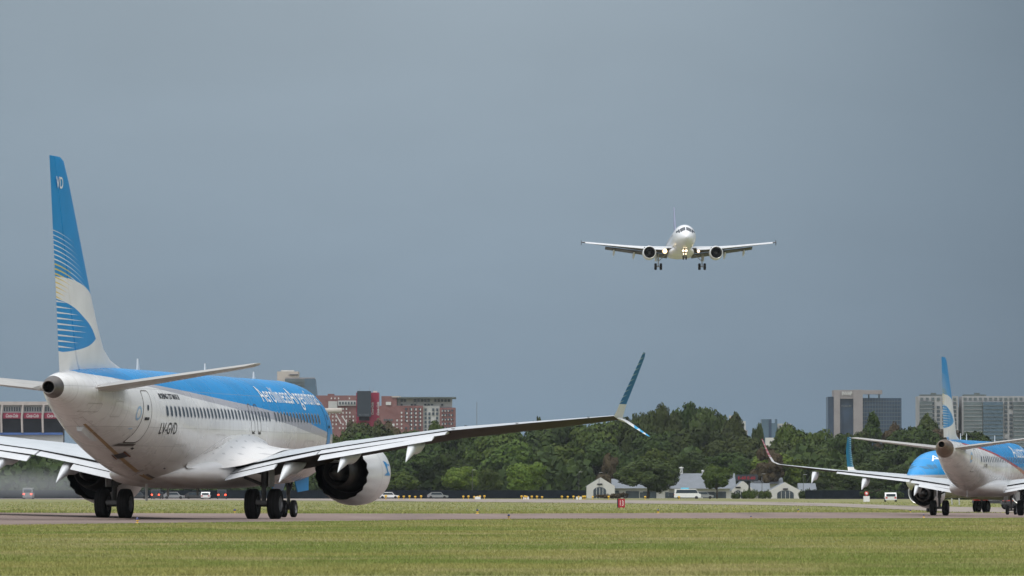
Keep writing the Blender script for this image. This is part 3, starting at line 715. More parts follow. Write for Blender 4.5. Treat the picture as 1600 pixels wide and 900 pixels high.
        ro = [pl.surf(32.12 + .22 * cos(2 * pi * i / N), 3.75 + .25 * sin(2 * pi * i / N), sd, .006) for i in range(N)]
        m.add(ri + ro, [(i, (i + 1) % N, N + (i + 1) % N, N + i) for i in range(N)], 0); m.build('ring_emblem', M['paleblue'], pl.fus)
        # service panels
        for (xa_, xb_, za_, zb_) in ((33.5, 34.1, 3.6, 4.15), (26.6, 27.9, 2.1, 2.7), (7.5, 9.0, 2.1, 3.0), (35.0, 35.9, 3.75, 4.05), (21.5, 22.8, 2.6, 3.1)):
            m = MB(); pl.outline(m, xa_, xb_, za_, zb_, .018, sd, .005, 0, .05); m.build('service_panel', M['seam'], pl.fus)
        m = MB(); pl.patch('', 32.1, 32.35, 3.20, 3.23, None, sd, .005, 3, 1, None, 0, m, 0); m.build('notice_lettering', M['paleblue'], pl.fus)
        # valve, keel strip, hatch and scoop low on the rear fuselage
        def low(nm, x0, x1, t0, t1, off, mt, x2=None):
            m = MB(); rows = [[pl.surf_th(x0 + (x1 - x0) * i / 8, radians(t0 + (t1 - t0) * k / 3), sd, off) for i in range(9)] for k in range(4)]
            m.loft(rows, 0, closed=False); return m.build(nm, mt, pl.fus)
        low('keel_strip', 26.3, 34.6, -82, -76.5, .004, M['keel']); low('outflow_valve', 30.25, 30.8, -83, -69, .012, M['ink']); low('valve_bracket', 30.15, 30.9, -70, -67.5, .02, M['rust']); low('valve_bracket', 30.2, 30.8, -86, -84, .02, M['rust'])
        low('belly_vent', 26.5, 27.5, -76, -72.5, .012, M['line']); low('static_port', 30.7, 30.9, -60, -56.5, .012, M['ink']); low('static_port', 27.0, 27.2, -56.5, -54.5, .012, M['ink'])
        m = MB(); rings = []   # air scoop: a low ramp that opens aft
        for x_, h_ in ((32.6, .02), (33.1, .10), (33.7, .15), (34.3, .15)):
            rings.append([pl.surf_th(x_, radians(-98), sd, .0), pl.surf_th(x_, radians(-96), sd, h_), pl.surf_th(x_, radians(-89), sd, h_), pl.surf_th(x_, radians(-85), sd, .0)])
        m.loft(rings, smooth=False); m.build('inlet_scoop', M['fair'], pl.fus)
        for (xa_, xb_, ta_, tb_) in ((33.6, 35.3, -92, -69),):
            m = MB(); N = 24; pth = [(xa_, ta_), (xb_, ta_), (xb_, tb_), (xa_, tb_)]; out_ = []; in_ = []
            for e in range(4):
                p_, q_ = pth[e], pth[(e + 1) % 4]
                for k in range(6):
                    a_ = p_[0] + (q_[0] - p_[0]) * k / 6; b_ = p_[1] + (q_[1] - p_[1]) * k / 6; cx_, ct_ = (xa_ + xb_) / 2, (ta_ + tb_) / 2
                    out_.append(pl.surf_th(a_, radians(b_), sd, .005)); in_.append(pl.surf_th(cx_ + (a_ - cx_) * .96, radians(ct_ + (b_ - ct_) * .93), sd, .005))
            m.add(out_ + in_, [(i, (i + 1) % N, N + (i + 1) % N, N + i) for i in range(N)], 0); m.build('access_hatch', M['seam'], pl.fus)
    # fin letters, antennas, static wicks
    for sd in (-1, 1):
        tx = pl.text('fin_letters', 'VD', 1, 1, 3, .1, M['wtext'])
        bpy.data.objects.remove(tx)
    cu = bpy.data.curves.new('t', 'FONT'); cu.body = 'VD'; cu.offset = .015; ob = bpy.data.objects.new('t', cu); COL.objects.link(ob); bpy.context.view_layer.update()
    me = bpy.data.meshes.new_from_object(ob.evaluated_get(bpy.context.evaluated_depsgraph_get())); bpy.data.objects.remove(ob)
    for sd in (1, -1):
        m2 = me.copy(); sh = 1.05
        for v in m2.vertices:
            yy = 19.6 - 37.75 + v.co.x * .62 if sd > 0 else 19.6 - 36.95 - v.co.x * .62
            v.co = (sd * (.095 - .0), yy, 11.35 + v.co.y * .55)
        m2.materials.clear(); m2.materials.append(M['wtext']); o = bpy.data.objects.new('fin_letters', m2); COL.objects.link(o); o.parent = pl.fin
    for (x, h) in ((26.6, .42), (17.0, .45), (9.5, .3)):
        m = MB(); z0 = 5.36; m.add([P(x, -.015, z0), P(x + .35, -.015, z0), P(x + .32, -.01, z0 + h), P(x + .2, -.01, z0 + h), P(x, .015, z0), P(x + .35, .015, z0), P(x + .32, .01, z0 + h), P(x + .2, .01, z0 + h)], [(0, 1, 2, 3), (7, 6, 5, 4), (0, 4, 5, 1), (1, 5, 6, 2), (2, 6, 7, 3), (3, 7, 4, 0)], 0); m.build('antenna', M['white'], pl.fus)
    for (x, l) in ((22.6, .35), (18.3, .3), (25.6, .5)):
        m = MB(); m.box(P(x, 0, 1.24 - l / 2), (.03, .22, l + .1), 0, 0, 1.0); m.build('belly_antenna', M['gearwhite'], pl.fus)
    # cockpit glass
    for sd in (-1, 1):
        m = MB()
        for (x0, x1, z0, z1) in ((1.5, 1.85, 3.76, 3.98), (1.9, 2.25, 3.76, 4.12), (2.3, 2.6, 3.82, 4.12)): pl.patch('', x0, x1, z0, z1, None, sd, .01, 4, 6, None, .05, m, 0)
        m.build('cockpit_window', M['glass'], pl.fus)
    return pl

def cowl_mats():
    s = Sh('nacelle_paint', .28); X, Y, Z = s.xyz(s.obj()); n = s.noise(1.4, 5)
    M['nacelle'] = s.color(s.mix(s.mr(n, .3, .7), (.70, .71, .725), (.76, .765, .77)))
    # winglet: blue with pale ribs slanting across it
    for key, base, horizontal in (('wl_max', (.003, .13, .34), False), ('wl_ng', (.003, .10, .17), False), ('wl_low', (.05, .36, .66), False)):
        s = Sh('winglet_' + key, .55, 0, .2); X, Y, Z = s.xyz(s.obj()); xa = s.m('SUBTRACT', 19.6, Y)
        if key != 'wl_low':
            te = s.mr(Z, 3.8, 6.0, 23.08, 24.25); t = s.m('SUBTRACT', te, xa)
            ph = s.m('FRACT', s.m('DIVIDE', s.m('ADD', Z, s.m('MULTIPLY', t, -.25)), .19)); k = s.m('LESS_THAN', ph, s.m('MULTIPLY', s.m('SUBTRACT', 1, s.m('DIVIDE', t, .5)), .30))
            c = s.mix(k, base, (.34, .46, .52)); c = s.mix(s.m('LESS_THAN', Z, 4.16 if key == 'wl_max' else 4.05), c, (.62, .62, .60))
        else:
            ax = s.m('ABSOLUTE', X); te = s.mr(ax, 17.0, 18.0, 23.1, 23.8); t = s.m('SUBTRACT', te, xa)
            ph = s.m('FRACT', s.m('DIVIDE', s.m('SUBTRACT', ax, 17.3), .24)); k = s.m('LESS_THAN', ph, s.m('MULTIPLY', s.m('SUBTRACT', 1, s.m('DIVIDE', t, .55)), .6))
            c = s.mix(k, base, WHITE); c = s.mix(s.m('LESS_THAN', ax, 17.32), c, (.68, .70, .72))
        M[key] = s.color(c)
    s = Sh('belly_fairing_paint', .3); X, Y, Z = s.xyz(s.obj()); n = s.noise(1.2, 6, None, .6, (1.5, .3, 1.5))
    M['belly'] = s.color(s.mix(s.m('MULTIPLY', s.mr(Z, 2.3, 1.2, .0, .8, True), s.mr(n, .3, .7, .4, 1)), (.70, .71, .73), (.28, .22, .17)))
    s = Sh('tailplane_paint', .35); n = s.noise(1.2, 5, None, .6, (1, 2, 1))
    M['under_tail'] = s.color(s.mix(s.mr(n, .3, .7), (.40, .385, .365), (.48, .465, .44)))
s_ = Sh('fairing_white', .3); X_, Y_, Z_ = s_.xyz(s_.obj())
dash_ = s_.m('MULTIPLY', s_.m('MULTIPLY', s_.m('LESS_THAN', s_.m('FRACT', s_.m('ADD', s_.m('MULTIPLY', Y_, .95), s_.m('MULTIPLY', Z_, .8))), .22), s_.m('LESS_THAN', s_.m('FRACT', s_.m('MULTIPLY', Z_, 4.2)), .25)), s_.mr(Z_, 2.0, 2.3, 0, .65))
M['body_plain'] = s_.color(s_.mix(dash_, s_.mix(s_.m('MULTIPLY', s_.mr(Z_, 2.9, 1.6, 0, .6, True), s_.mr(s_.noise(1.2, 5), .3, .7, .5, 1)), (.70, .705, .715), (.40, .36, .32)), (.36, .36, .37)))
cowl_mats()

near = make_737('airliner', True, False, 1)
near.root.location = (-11.96, 213.3, CH - 1.0); near.root.rotation_euler = (0, 0, -.2003)
tag(near.root, 'large blue and white airliner with split winglet taxiing at left, seen from behind', 'airliner')

# ------------------------------------------------------------------ parked / taxiing second 737 and a regional jet
far = make_737('airliner', False, False, -1)
M['sky_reflect'] = plain('sky_reflection_glass', (.03, .17, .34), .25, 0, .5, .1, 3)  # sky reflection put into the pane colour
for q_ in far.fus.children:
    if q_.name.startswith('cockpit_window'): q_.data.materials[0] = M['sky_reflect']
_D = 497.0; far.root.location = ((1580 - 800) / FP * _D, _D, CH - (802 - YH) / FP * _D); far.root.rotation_euler = (0, 0, -radians(210.5))
tag(far.root, 'blue-nosed airliner facing left, half hidden behind the smaller jet at right edge', 'airliner')

def jet(name, xm, T, spec):
    pl = Plane(name, xm, T); R = pl.root; P = pl.P; g = spec
    pl.fuselage(g['body'], g.get('tailmetal', M['apu']), g.get('tail_x', 99))
    m = MB(); rings = []
    for x, top, bot, hw in refine(g['belly'], np.arange(g['belly'][0][0], g['belly'][-1][0] + .01, .4)):
        zc = (top + bot) / 2; hh = (top - bot) / 2; ring = []
        for i in range(28):
            t = 2 * pi * i / 28; cs, sn = cos(t), sin(t); e = .74
            ring.append(P(x, hw * abs(cs) ** e * (1 if cs > 0 else -1), zc + hh * abs(sn) ** e * (1 if sn > 0 else -1)))
        rings.append(ring)
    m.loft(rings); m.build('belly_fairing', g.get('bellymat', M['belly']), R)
    for nm, a, b in (('fin', 0., .69), ('rudder', .70, 1.)):
        m = MB(); m.loft([section(P(l[0], 0, l[1]), P(t[0], 0, t[1]), (1, 0, 0), tc, 0, a, b) for (l, t, tc) in g['fin'][(0 if nm == 'fin' else 1):]]); o = m.build(nm, g['finmat'], R)
    for sd in (-1, 1):
        m = MB(); m.loft([section(P(xl, sd * y, zl), P(xt, sd * y, zt), (0, 0, 1), tc) for (y, xl, xt, zl, zt, tc) in g['stab']]); m.build('tailplane', g.get('stabmat', M['under_tail']), R)
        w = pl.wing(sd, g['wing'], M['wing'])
        for pan in g['flaps']: flap(pl, w, sd, pan[1], pan[0], M[g.get('flapmat', 'flap')] if pan[0] != 'slat' else None)
        for pan in g['slots']:
            q = MB(); q.loft([[P(x - .35, sd * y, z), P(x + .02, sd * y, z - .01), P(x + .02, sd * y, z - .055), P(x - .35, sd * y, z - .1)] for (y, x, z) in pan], smooth=False); q.build('flap_slot_shadow', M['black'], w)  # black strip painted in as gap shadow at the flap
        for (y, x0, x1, z, ww, hh) in g['fairings']: fairing(pl, w, y, sd, x0, x1, z, ww, hh, .2)
        for (nm, pts, mt) in g['tips']: pl.blade(nm, w, [((a[0], sd * a[1], a[2]), (b[0], sd * b[1], b[2]), t, (n[0] * sd, n[1], n[2])) for (a, b, t, n) in pts], mt)
        e = g['engine']; engine(pl, sd, *e[0], **e[1])
        (gx, gy, r, wd, half, ztop, axle, outx) = g['main']
        m = MB(); m.tube(P(gx, sd * gy, axle), P(gx, sd * gy, axle + (ztop - axle) * .5), .085, .09); m.tube(P(gx, sd * gy, axle + (ztop - axle) * .42), P(gx - .1, sd * gy, ztop), .13, .14)
        m.tube(P(gx, sd * (gy - half), axle), P(gx, sd * (gy + half), axle), .09); m.tube(P(gx, sd * gy, axle + .9), P(gx, sd * (gy - 1.5), ztop + .05), .06)
        m.tube(P(gx + .3, sd * gy, axle + .1), P(gx + .1, sd * gy, axle + 1.0), .045)
        gr = m.build('main_gear', M[g.get('gearmat', 'strut')], R)
        for dy in (-half, half): pl.wheel(gr, gx, sd * (gy + dy), r, wd, axle)
        m = MB(); m.box(P(gx, sd * (gy + .28), (ztop + axle) / 2 + .45), (.05, .9, (ztop - axle) * .6), 0); m.build('gear_door', M['gearwhite'], gr)
    (nx, r, wd, half, ztop, axle) = g['nose']
    m = MB(); m.tube(P(nx, 0, axle), P(nx + .1, 0, ztop), .07, .1); m.tube(P(nx, -half, axle), P(nx, half, axle), .05); m.tube(P(nx, 0, axle + .6), P(nx - .9, 0, ztop), .045)
    gr = m.build('nose_gear', M['strut'], R); pl.nose = gr
    for dy in (-half, half): pl.wheel(gr, nx, dy, r, wd, axle)
    for dy in (-.42, .42):
        m = MB(); m.box(P(nx - .2, dy, ztop - .35), (.04, 1.9, .75), 0); m.build('nose_gear_door', M[g.get('ndoor', 'gearwhite')], gr)
    return pl

# regional jet -------------------------------------------------------
TE = [(0, 2.75, 2.75, 0), (.15, 2.98, 2.5, .25), (.6, 3.3, 2.2, .6), (1.4, 3.8, 1.92, .98), (2.3, 4.45, 1.72, 1.25), (3.2, 4.8, 1.6, 1.42), (4.5, 4.98, 1.54, 1.5), (22.5, 5.02, 1.54, 1.5), (25, 5.02, 1.75, 1.46), (28, 5.02, 2.3, 1.3), (31, 5.0, 3.0, 1.02), (33.5, 4.98, 3.6, .78), (35.0, 4.98, 3.82, .58), (36.3, 4.86, 4.42, .22)]
M['body190'] = body_mat('regional_fuselage_livery', [(0, 2.5), (5, 2.8), (7.7, 3.0), (12, 3.4), (17, 3.85), (24, 4.40), (30, 4.72), (35, 4.9)], [(0, 2.3), (5, 2.58), (7.7, 2.76), (12, 3.18), (17, 3.66), (24, 4.25), (30, 4.60), (35, 4.85)], 17.7, (.42, .03, .03), 2.2, 34.2)
M['fin190'] = fin_mat('regional_fin_artwork', 1.2, -5.48, 1.173, -.926, 17.7)
s_ = Sh('regional_winglet_paint', .35); X_, Y_, Z_ = s_.xyz(s_.obj()); M['wl190'] = s_.color(s_.mix(s_.m('GREATER_THAN', Z_, 3.95), (.62, .62, .62), s_.mix(s_.m('GREATER_THAN', s_.m('FRACT', s_.m('MULTIPLY', Z_, 4.0)), .25), (.6, .5, .5), (.42, .10, .12))))
wte = lambda y: float(np.interp(y, [0, 1.6, 5, 13.4], [1.8, 2.0, 2.55, 3.45])); wxt = lambda y: float(np.interp(y, [0, 4.6, 9.6], [18.9, 19.2, 20.1])); wle = lambda y: 13.6 + .51 * y
e190 = jet('airliner', 17.7, TE, dict(body=M['body190'], finmat=M['fin190'], tail_x=34.9, tailmetal=M['apu_brown'],
    belly=[(10.5, 2.4, 1.8, .9), (12, 2.45, 1.36, 1.6), (14, 2.5, 1.24, 1.85), (20, 2.5, 1.24, 1.85), (22.5, 2.4, 1.4, 1.55), (24.5, 2.2, 1.75, .7)],
    fin=[((28.3, 4.98), (35.2, 4.7), .02), ((30.0, 5.3), (35.3, 5.1), .05), ((30.7, 5.8), (35.45, 5.7), .08), ((32.3, 7.8), (35.85, 7.8), .09), ((34.15, 10.0), (36.15, 10.0), .09), ((34.55, 10.28), (36.2, 10.30), .05)],
    stab=[(.5, 31.6, 34.6, 4.38, 4.42, .10), (5.8, 34.1, 35.5, 5.06, 5.06, .09), (6.04, 34.7, 35.5, 5.08, 5.08, .05)],
    wing=[(.6, wle(.6), wxt(0), 1.95, wte(.6), .13), (1.6, wle(1.6), wxt(1.6), 2.1, wte(1.6), .125), (4.6, wle(4.6), wxt(4.6), 2.45, wte(4.6), .11), (9.58, wle(9.58), wxt(9.58), 2.95, wte(9.58), .10), (9.62, wle(9.62), 20.45, 2.95, wte(9.62) - .03, .10), (13.4, 20.25, 21.5, 3.36, wte(13.4), .09)],
    flaps=[('flap', [(1.7, 18.6, 1.93, 19.7, 1.75, .12), (4.6, 18.8, 2.36, 19.8, 2.22, .12)]), ('aft_flap', [(1.7, 19.6, 1.72, 20.2, 1.52, .07), (4.0, 19.75, 2.12, 20.3, 1.94, .07)]), ('flap', [(4.7, 18.9, 2.40, 19.85, 2.26, .12), (9.55, 19.7, 2.96, 20.5, 2.84, .10)])],
    slots=[[(1.7, wxt(1.7), wte(1.7)), (4.6, wxt(4.6), wte(4.6)), (9.5, wxt(9.5), wte(9.5))], [(1.7, 19.7, 1.75), (4.0, 19.8, 2.12)]],
    fairings=[(7.7, 18.0, 21.3, 2.40, .17, .6), (11.0, 19.2, 21.9, 2.80, .15, .55), (4.2, 17.4, 20.9, 1.95, .17, .55)],
    tips=[('winglet', [((20.25, 13.35, 3.38), (21.5, 13.35, 3.45), .09, (0, 0, 1)), ((20.7, 13.75, 3.6), (21.65, 13.75, 3.64), .08, (-.7, 0, .7)), ((21.2, 13.98, 4.1), (21.95, 13.98, 4.12), .07, (-.95, 0, .3)), ((22.0, 14.32, 5.15), (22.4, 14.32, 5.15), .06, (-.95, 0, .3))], M['wl190'])],
    engine=((4.6, 1.45, 10.3, 14.3, .98, 0, .84), dict(core=(.45, .9), mat=M['nacelle'], ptop=[(11.5, 2.3, 2.5, .1), (13.5, 2.1, 2.45, .18), (15.5, 1.9, 2.35, .2), (17.0, 2.1, 2.3, .1)])),
    main=(17.7, 2.97, .52, .40, .42, 2.1, .52, 0), nose=(3.9, .32, .2, .28, 1.7, .32)))
e190.root.location = (31.79, 389.0, CH - 1.575); e190.root.rotation_euler = (0, 0, -.225)
tag(e190.root, 'smaller blue and white jet with red cheat line at right edge, seen from behind', 'airliner')
pl = e190
windows(pl, [27.5 - .79 * k for k in range(28)], 3.75, 1, .26, .38)
m = MB(); pl.patch('', 28.75, 29.35, 2.95, 4.35, None, 1, .003, 4, 12, None, .1, m, 1); pl.outline(m, 28.7, 29.4, 2.9, 4.4, .03, 1, .006, 0, .12); m.build('rear_door', [M['line'], M['white']], pl.fus)
pl.text('airline_title', 'Austral', 12.2, 5.2, 3.95, 1.0, M['wtext'], 1, .1)
pl.text('registration', 'LV-FPS', 26.8, 25.6, 3.15, .28, M['ink'], 1, 0)
m = MB(); N = 20
ri = [pl.surf(30.3 + .16 * cos(2 * pi * i / N), 3.85 + .17 * sin(2 * pi * i / N), 1, .006) for i in range(N)]; ro = [pl.surf(30.3 + .30 * cos(2 * pi * i / N), 3.85 + .36 * sin(2 * pi * i / N), 1, .006) for i in range(N)]
m.add(ri, [tuple(range(N))], 1); m.add(ri + ro, [(i, (i + 1) % N, N + (i + 1) % N, N + i) for i in range(N)], 0); m.build('sun_emblem', [M['paleblue'], M['yellow']], pl.fus)
for x in (27.9, 25.2, 12.0):
    m = MB(); m.box(pl.P(x, 0, 5.2), (.03, .25, .5), 0, 0, .7); m.build('antenna', M['white'], pl.fus)
m = MB(); m.tube(pl.P(25.0, 0, 1.7), pl.P(25.1, 0, 1.25), .03); m.build('drain_mast', M['gearwhite'], pl.fus)

# landing airliner ---------------------------------------------------
T320 = [(0, 3.35, 3.35, 0), (.12, 3.62, 3.05, .28), (.45, 3.95, 2.72, .6), (1.0, 4.32, 2.42, .95), (1.8, 4.8, 2.12, 1.3), (2.5, 5.28, 1.98, 1.52), (3.2, 5.58, 1.86, 1.68), (4.4, 5.82, 1.74, 1.86), (6, 5.92, 1.68, 1.97), (25, 5.92, 1.68, 1.975), (28, 5.92, 2.0, 1.9), (31, 5.9, 2.8, 1.6), (34, 5.8, 3.8, 1.1), (36.5, 5.6, 4.6, .6), (37.5, 5.4, 4.9, .3)]
s_ = Sh('white_airliner_paint', .26); n_ = s_.noise(.8, 4); M['body320'] = s_.color(s_.mix(s_.mr(n_, .3, .7), (.68, .70, .74), (.72, .74, .78)))
s_ = Sh('dark_blue_fin_paint', .3); X_, Y_, Z_ = s_.xyz(s_.obj()); M['fin320'] = s_.color(s_.mix(s_.m('GREATER_THAN', Z_, 6.5), (.7, .7, .72), (.26, .29, .42)))
l0 = lambda y: 12.4 + .53 * y; z3 = lambda y: float(np.interp(y, [0, 1.9, 6.5, 16.8], [2.0, 2.15, 2.75, 4.35])); x3 = lambda y: float(np.interp(y, [0, 6.4, 16.8], [19.9, 20.3, 22.7]))
land = jet('airliner', 17.7, T320, dict(body=M['body320'], finmat=M['fin320'], bellymat=M['body320'], stabmat=M['wing'],
    belly=[(10.5, 2.6, 2.0, 1.2), (12.5, 2.7, 1.42, 2.0), (14.5, 2.7, 1.3, 2.2), (20, 2.7, 1.3, 2.2), (23, 2.5, 1.6, 1.6), (25, 2.4, 2.0, .7)],
    fin=[((28.2, 5.88), (35.6, 5.4), .02), ((29.9, 6.4), (35.7, 6.2), .06), ((31.2, 8.0), (36.0, 8.0), .09), ((34.1, 11.5), (36.5, 11.5), .09), ((34.6, 11.78), (36.6, 11.78), .05)],
    stab=[(.6, 31.4, 35.2, 4.2, 4.25, .10), (6.0, 34.9, 36.5, 4.6, 4.6, .09), (6.22, 35.4, 36.5, 4.62, 4.62, .05)],
    wing=[(.6, l0(.6), x3(0), 2.55, 2.0, .15), (2.0, l0(2.0), x3(2.0), 2.62, z3(2.0), .14), (6.4, l0(6.4), x3(6.4), 2.98, z3(6.4), .12), (12.8, l0(12.8), x3(12.8), 3.72, z3(12.8), .11), (16.6, l0(16.6), x3(16.6), 4.36, z3(16.6), .10), (16.9, l0(16.9) + .3, x3(16.8), 4.40, 4.38, .06)],
    flaps=[('flap', [(2.1, 19.6, 2.05, 21.5, 1.5, .26), (6.2, 19.9, 2.60, 21.5, 2.08, .24)]), ('flap', [(6.35, 19.9, 2.62, 21.5, 2.12, .24), (12.8, 21.3, 3.55, 22.7, 3.16, .18)]), ('slat', [(2.6, l0(2.6) - .55, 2.25, l0(2.6) + .15, 2.72, .14), (5.1, l0(5.1) - .5, 2.5, l0(5.1) + .1, 2.95, .13)]), ('slat', [(6.4, l0(6.4) - .5, 2.64, l0(6.4) + .1, 3.06, .13), (16.3, l0(16.3) - .32, 4.08, l0(16.3) + .05, 4.38, .09)])],
    slots=[], fairings=[(7.9, 18.8, 22.9, 2.25, .2, .8), (11.3, 20.2, 23.8, 2.8, .18, .75), (4.1, 18.2, 21.8, 1.6, .2, .6)],
    tips=[('wingtip_fence', [((21.4, 16.95, 4.0), (22.9, 16.95, 3.85), .05, (1, 0, 0)), ((21.3, 16.95, 4.4), (22.8, 16.95, 4.4), .05, (1, 0, 0)), ((22.3, 16.95, 4.8), (23.2, 16.95, 4.85), .05, (1, 0, 0))], M['under'])],
    engine=((5.75, 1.55, 9.6, 13.6, 1.17, 0, .84), dict(core=(.5, 1.0), mat=M['body320'], ptop=[(10.8, 2.6, 2.8, .12), (13, 2.3, 3.0, .22), (15.5, 2.2, 2.9, .24), (17.5, 2.4, 2.6, .12)])),
    main=(17.9, 3.8, .58, .42, .46, 2.0, -.22, 0), nose=(5.1, .38, .22, .25, 1.8, .25), gearmat='gearwhite', flapmat='flapdark'))
land.root.location = (29.12, 996.4, CH + 39.1 + .15); land.root.rotation_euler = (.046, 0, -3.110)
tag(land.root, 'white airliner coming in to land in the sky, wheels down and lights on', 'airliner')
pl = land
def pane(x0, x1, t0, t1, sd):
    m = MB(); rows = [[pl.surf_th(x0 + (x1 - x0) * i / 4 + (.35 * (1 - j / 5)) * 0, radians(t0 + (t1 - t0) * j / 5), sd, .012) for i in range(5)] for j in range(6)]
    m.loft(rows, 0, closed=False); m.build('cockpit_window', M['glass'], pl.fus)
for sd in (-1, 1):
    pane(1.45, 2.45, 47, 87, sd); pane(1.75, 2.8, 30, 45, sd); pane(2.5, 3.4, 20, 31, sd)
    windows(pl, [7.5 + .53 * k for k in range(40)], 4.35, sd, .23, .34)
    m = MB(); pl.outline(m, 5.0, 5.85, 3.2, 5.05, .03, sd, .006, 0, .15); m.build('front_door', M['line'], pl.fus)
lampm = plain('landing_lamp_glow', (1, .85, .6), .4, 0, .5, .01, 1, ((1, .86, .62), 5))
warmm = plain('landing_lamp_rim', (1, .7, .35), .4, 0, .5, .01, 1, ((1, .62, .30), 1.3))
def lamp(x, y, z, r, parent):
    m = MB(); c = pl.P(x, y, z); disc = lambda k, d: [(c[0] + r * k * cos(2 * pi * i / 16), c[1] + d, c[2] + r * k * sin(2 * pi * i / 16)) for i in range(16)]
    m.lathe([(-.12, r * .5), (0, r)], c, 'Y', 16, 1); m.add(disc(.65, -.01), [tuple(range(16))], 0); a, b = disc(.65, -.01), disc(.97, 0)
    m.add(a + b, [(i, (i + 1) % 16, 16 + (i + 1) % 16, 16 + i) for i in range(16)], 2)
    m.build('landing_light', [lampm, M['gearwhite'], warmm], parent)
lamp(4.75, -.26, 1.40, .24, pl.nose); lamp(4.75, .26, 1.40, .24, pl.nose); lamp(4.8, .2, .85, .11, pl.nose); lamp(4.8, -.2, .85, .11, pl.nose)
lamp(12.6, 2.95, 2.0, .44, pl.fus); lamp(12.6, -2.85, 2.0, .26, pl.fus)

# ------------------------------------------------------------------ background buildings
def pt(px, py, D): return Vector(((px - 800) / FP * D, D, CH + (YH - py) / FP * D))
B = dict(
    brick=plain('red_brick', (.185, .098, .095), .85, 0, .2, .15, .25), pale=plain('pale_render', (.40, .41, .41), .8, 0, .2, .1, .2),
    white=plain('white_render', (.50, .50, .485), .8, 0, .2, .08, .3), beige=plain('beige_concrete', (.40, .37, .34), .85, 0, .2, .1, .2),
    conc=plain('grey_concrete', (.25, .235, .24), .85, 0, .2, .1, .2), slab=plain('dark_roof_slab', (.10, .12, .12), .8, 0, .2, .1, .2),
    navy=plain('navy_glass', (.022, .045, .085), .25, 0, .6, .35, .12), blueg=plain('blue_grey_glass', (.065, .11, .155), .22, 0, .6, .25, .08),
    greyg=plain('grey_green_glass', (.085, .11, .12), .22, 0, .6, .3, .1), win=plain('dark_window', (.04, .055, .07), .2, 0, .6, .4, .5),
    winl=plain('light_blind', (.47, .48, .48), .6, 0, .3, .1, .5), signred=plain('advert_red', (.22, .014, .045), .5, 0, .4, .06, .3),
    screen=plain('dark_screen', (.018, .028, .040), .4, 0, .5, .15, .3), dim=plain('dim_lettering', (.12, .15, .17), .5, 0, .4, .1, 1),
    roof=plain('grey_metal_roof', (.155, .175, .20), .6, .1, .3, .10, .6), dark=plain('dark_opening', (.02, .022, .028), .8, 0, .2, .3, .5),
    blue=plain('blue_band', (.05, .11, .30), .6, 0, .3, .1, .5), steel=plain('mast_steel', (.20, .22, .24), .6, .4, .3, .1, 2), col=plain('pale_column', (.38, .35, .335), .8, 0, .2, .1, .5))
UNIT = MB(); UNIT.box((0, 0, 0), (1, 1, 1))
_ub = {}
def unit(name, mat, parent, c, d):
    k = (name, mat.name)
    if k not in _ub:
        m = MB(); m.box((0, 0, 0), (1, 1, 1)); o = m.build(name, mat, parent); _ub[k] = o
    else: o = _ub[k].copy(); COL.objects.link(o); o.parent = parent
    o.location = c; o.scale = d; return o
def fronts(o, px0, px1, y0, y1, D, dep, mb, mat=0):
    a = pt(px0, y1, D) - o; b = pt(px1, y0, D) - o
    mb.box(((a.x + b.x) / 2, a.y + dep / 2, (a.z + b.z) / 2), (b.x - a.x, dep, b.z - a.z), mat)
def building(name, label, cat, D, px, blocks, grids=(), group=None):
    """blocks: (part, px0, px1, ytop, ybottom, depth, step back, material)"""
    c = pt(px, 776, D); c.z = gz(c.x, D) - .5; r = empty(name, c); tag(r, label, cat, group); parts = {}
    for (nm, a, b, y0, y1, dep, off, mt) in blocks:
        m = MB(); fronts(c, a, b, y0, y1, D + off, dep, m); q = m.build(nm, mt, r); parts[nm] = q
    cnt = 0; rest = {}
    for (px0, px1, nx, y0, y1, ny, w, h, off, mt, prob) in grids:
        for i in range(nx):
            for j in range(ny):
                if random.random() > prob: continue
                x = px0 + (px1 - px0) * (i + .5) / nx; y = y0 + (y1 - y0) * (j + .5) / ny
                p = pt(x, y, D + off) - c; d = (w / FP * D, .3, h / FP * D)
                if cnt < 100: unit('window', mt, r, p, d)
                else: rest.setdefault(mt.name, (mt, MB()))[1].box(p, d)
                cnt += 1
    for mt, mb in rest.values(): tag(mb.build('window', mt, r), kind='stuff')
    return r, c, parts
def flat_text(body, mat, parent, loc, height, width=None, name='lettering', shear=0., rot=0., bold=0., depth=.04):
    cu = bpy.data.curves.new('t', 'FONT'); cu.body = body; cu.shear = shear; cu.offset = bold; cu.extrude = .03; cu.align_x = 'CENTER'; cu.resolution_u = 2
    ob = bpy.data.objects.new('t', cu); COL.objects.link(ob); bpy.context.view_layer.update()
    me = bpy.data.meshes.new_from_object(ob.evaluated_get(bpy.context.evaluated_depsgraph_get())); bpy.data.objects.remove(ob)
    xs = [v.co.x for v in me.vertices]; sx = (width / (max(xs) - min(xs))) if width else height / .7; mid = (max(xs) + min(xs)) / 2
    for v in me.vertices:
        x, y = (v.co.x - mid) * sx, (v.co.y - .33) * height / .7; x, y = x * cos(rot) - y * sin(rot), x * sin(rot) + y * cos(rot)
        v.co = (x, -v.co.z * depth / .03, y)
    me.materials.clear(); me.materials.append(mat); o = bpy.data.objects.new(name, me); COL.objects.link(o); o.parent = parent; o.location = loc; return o

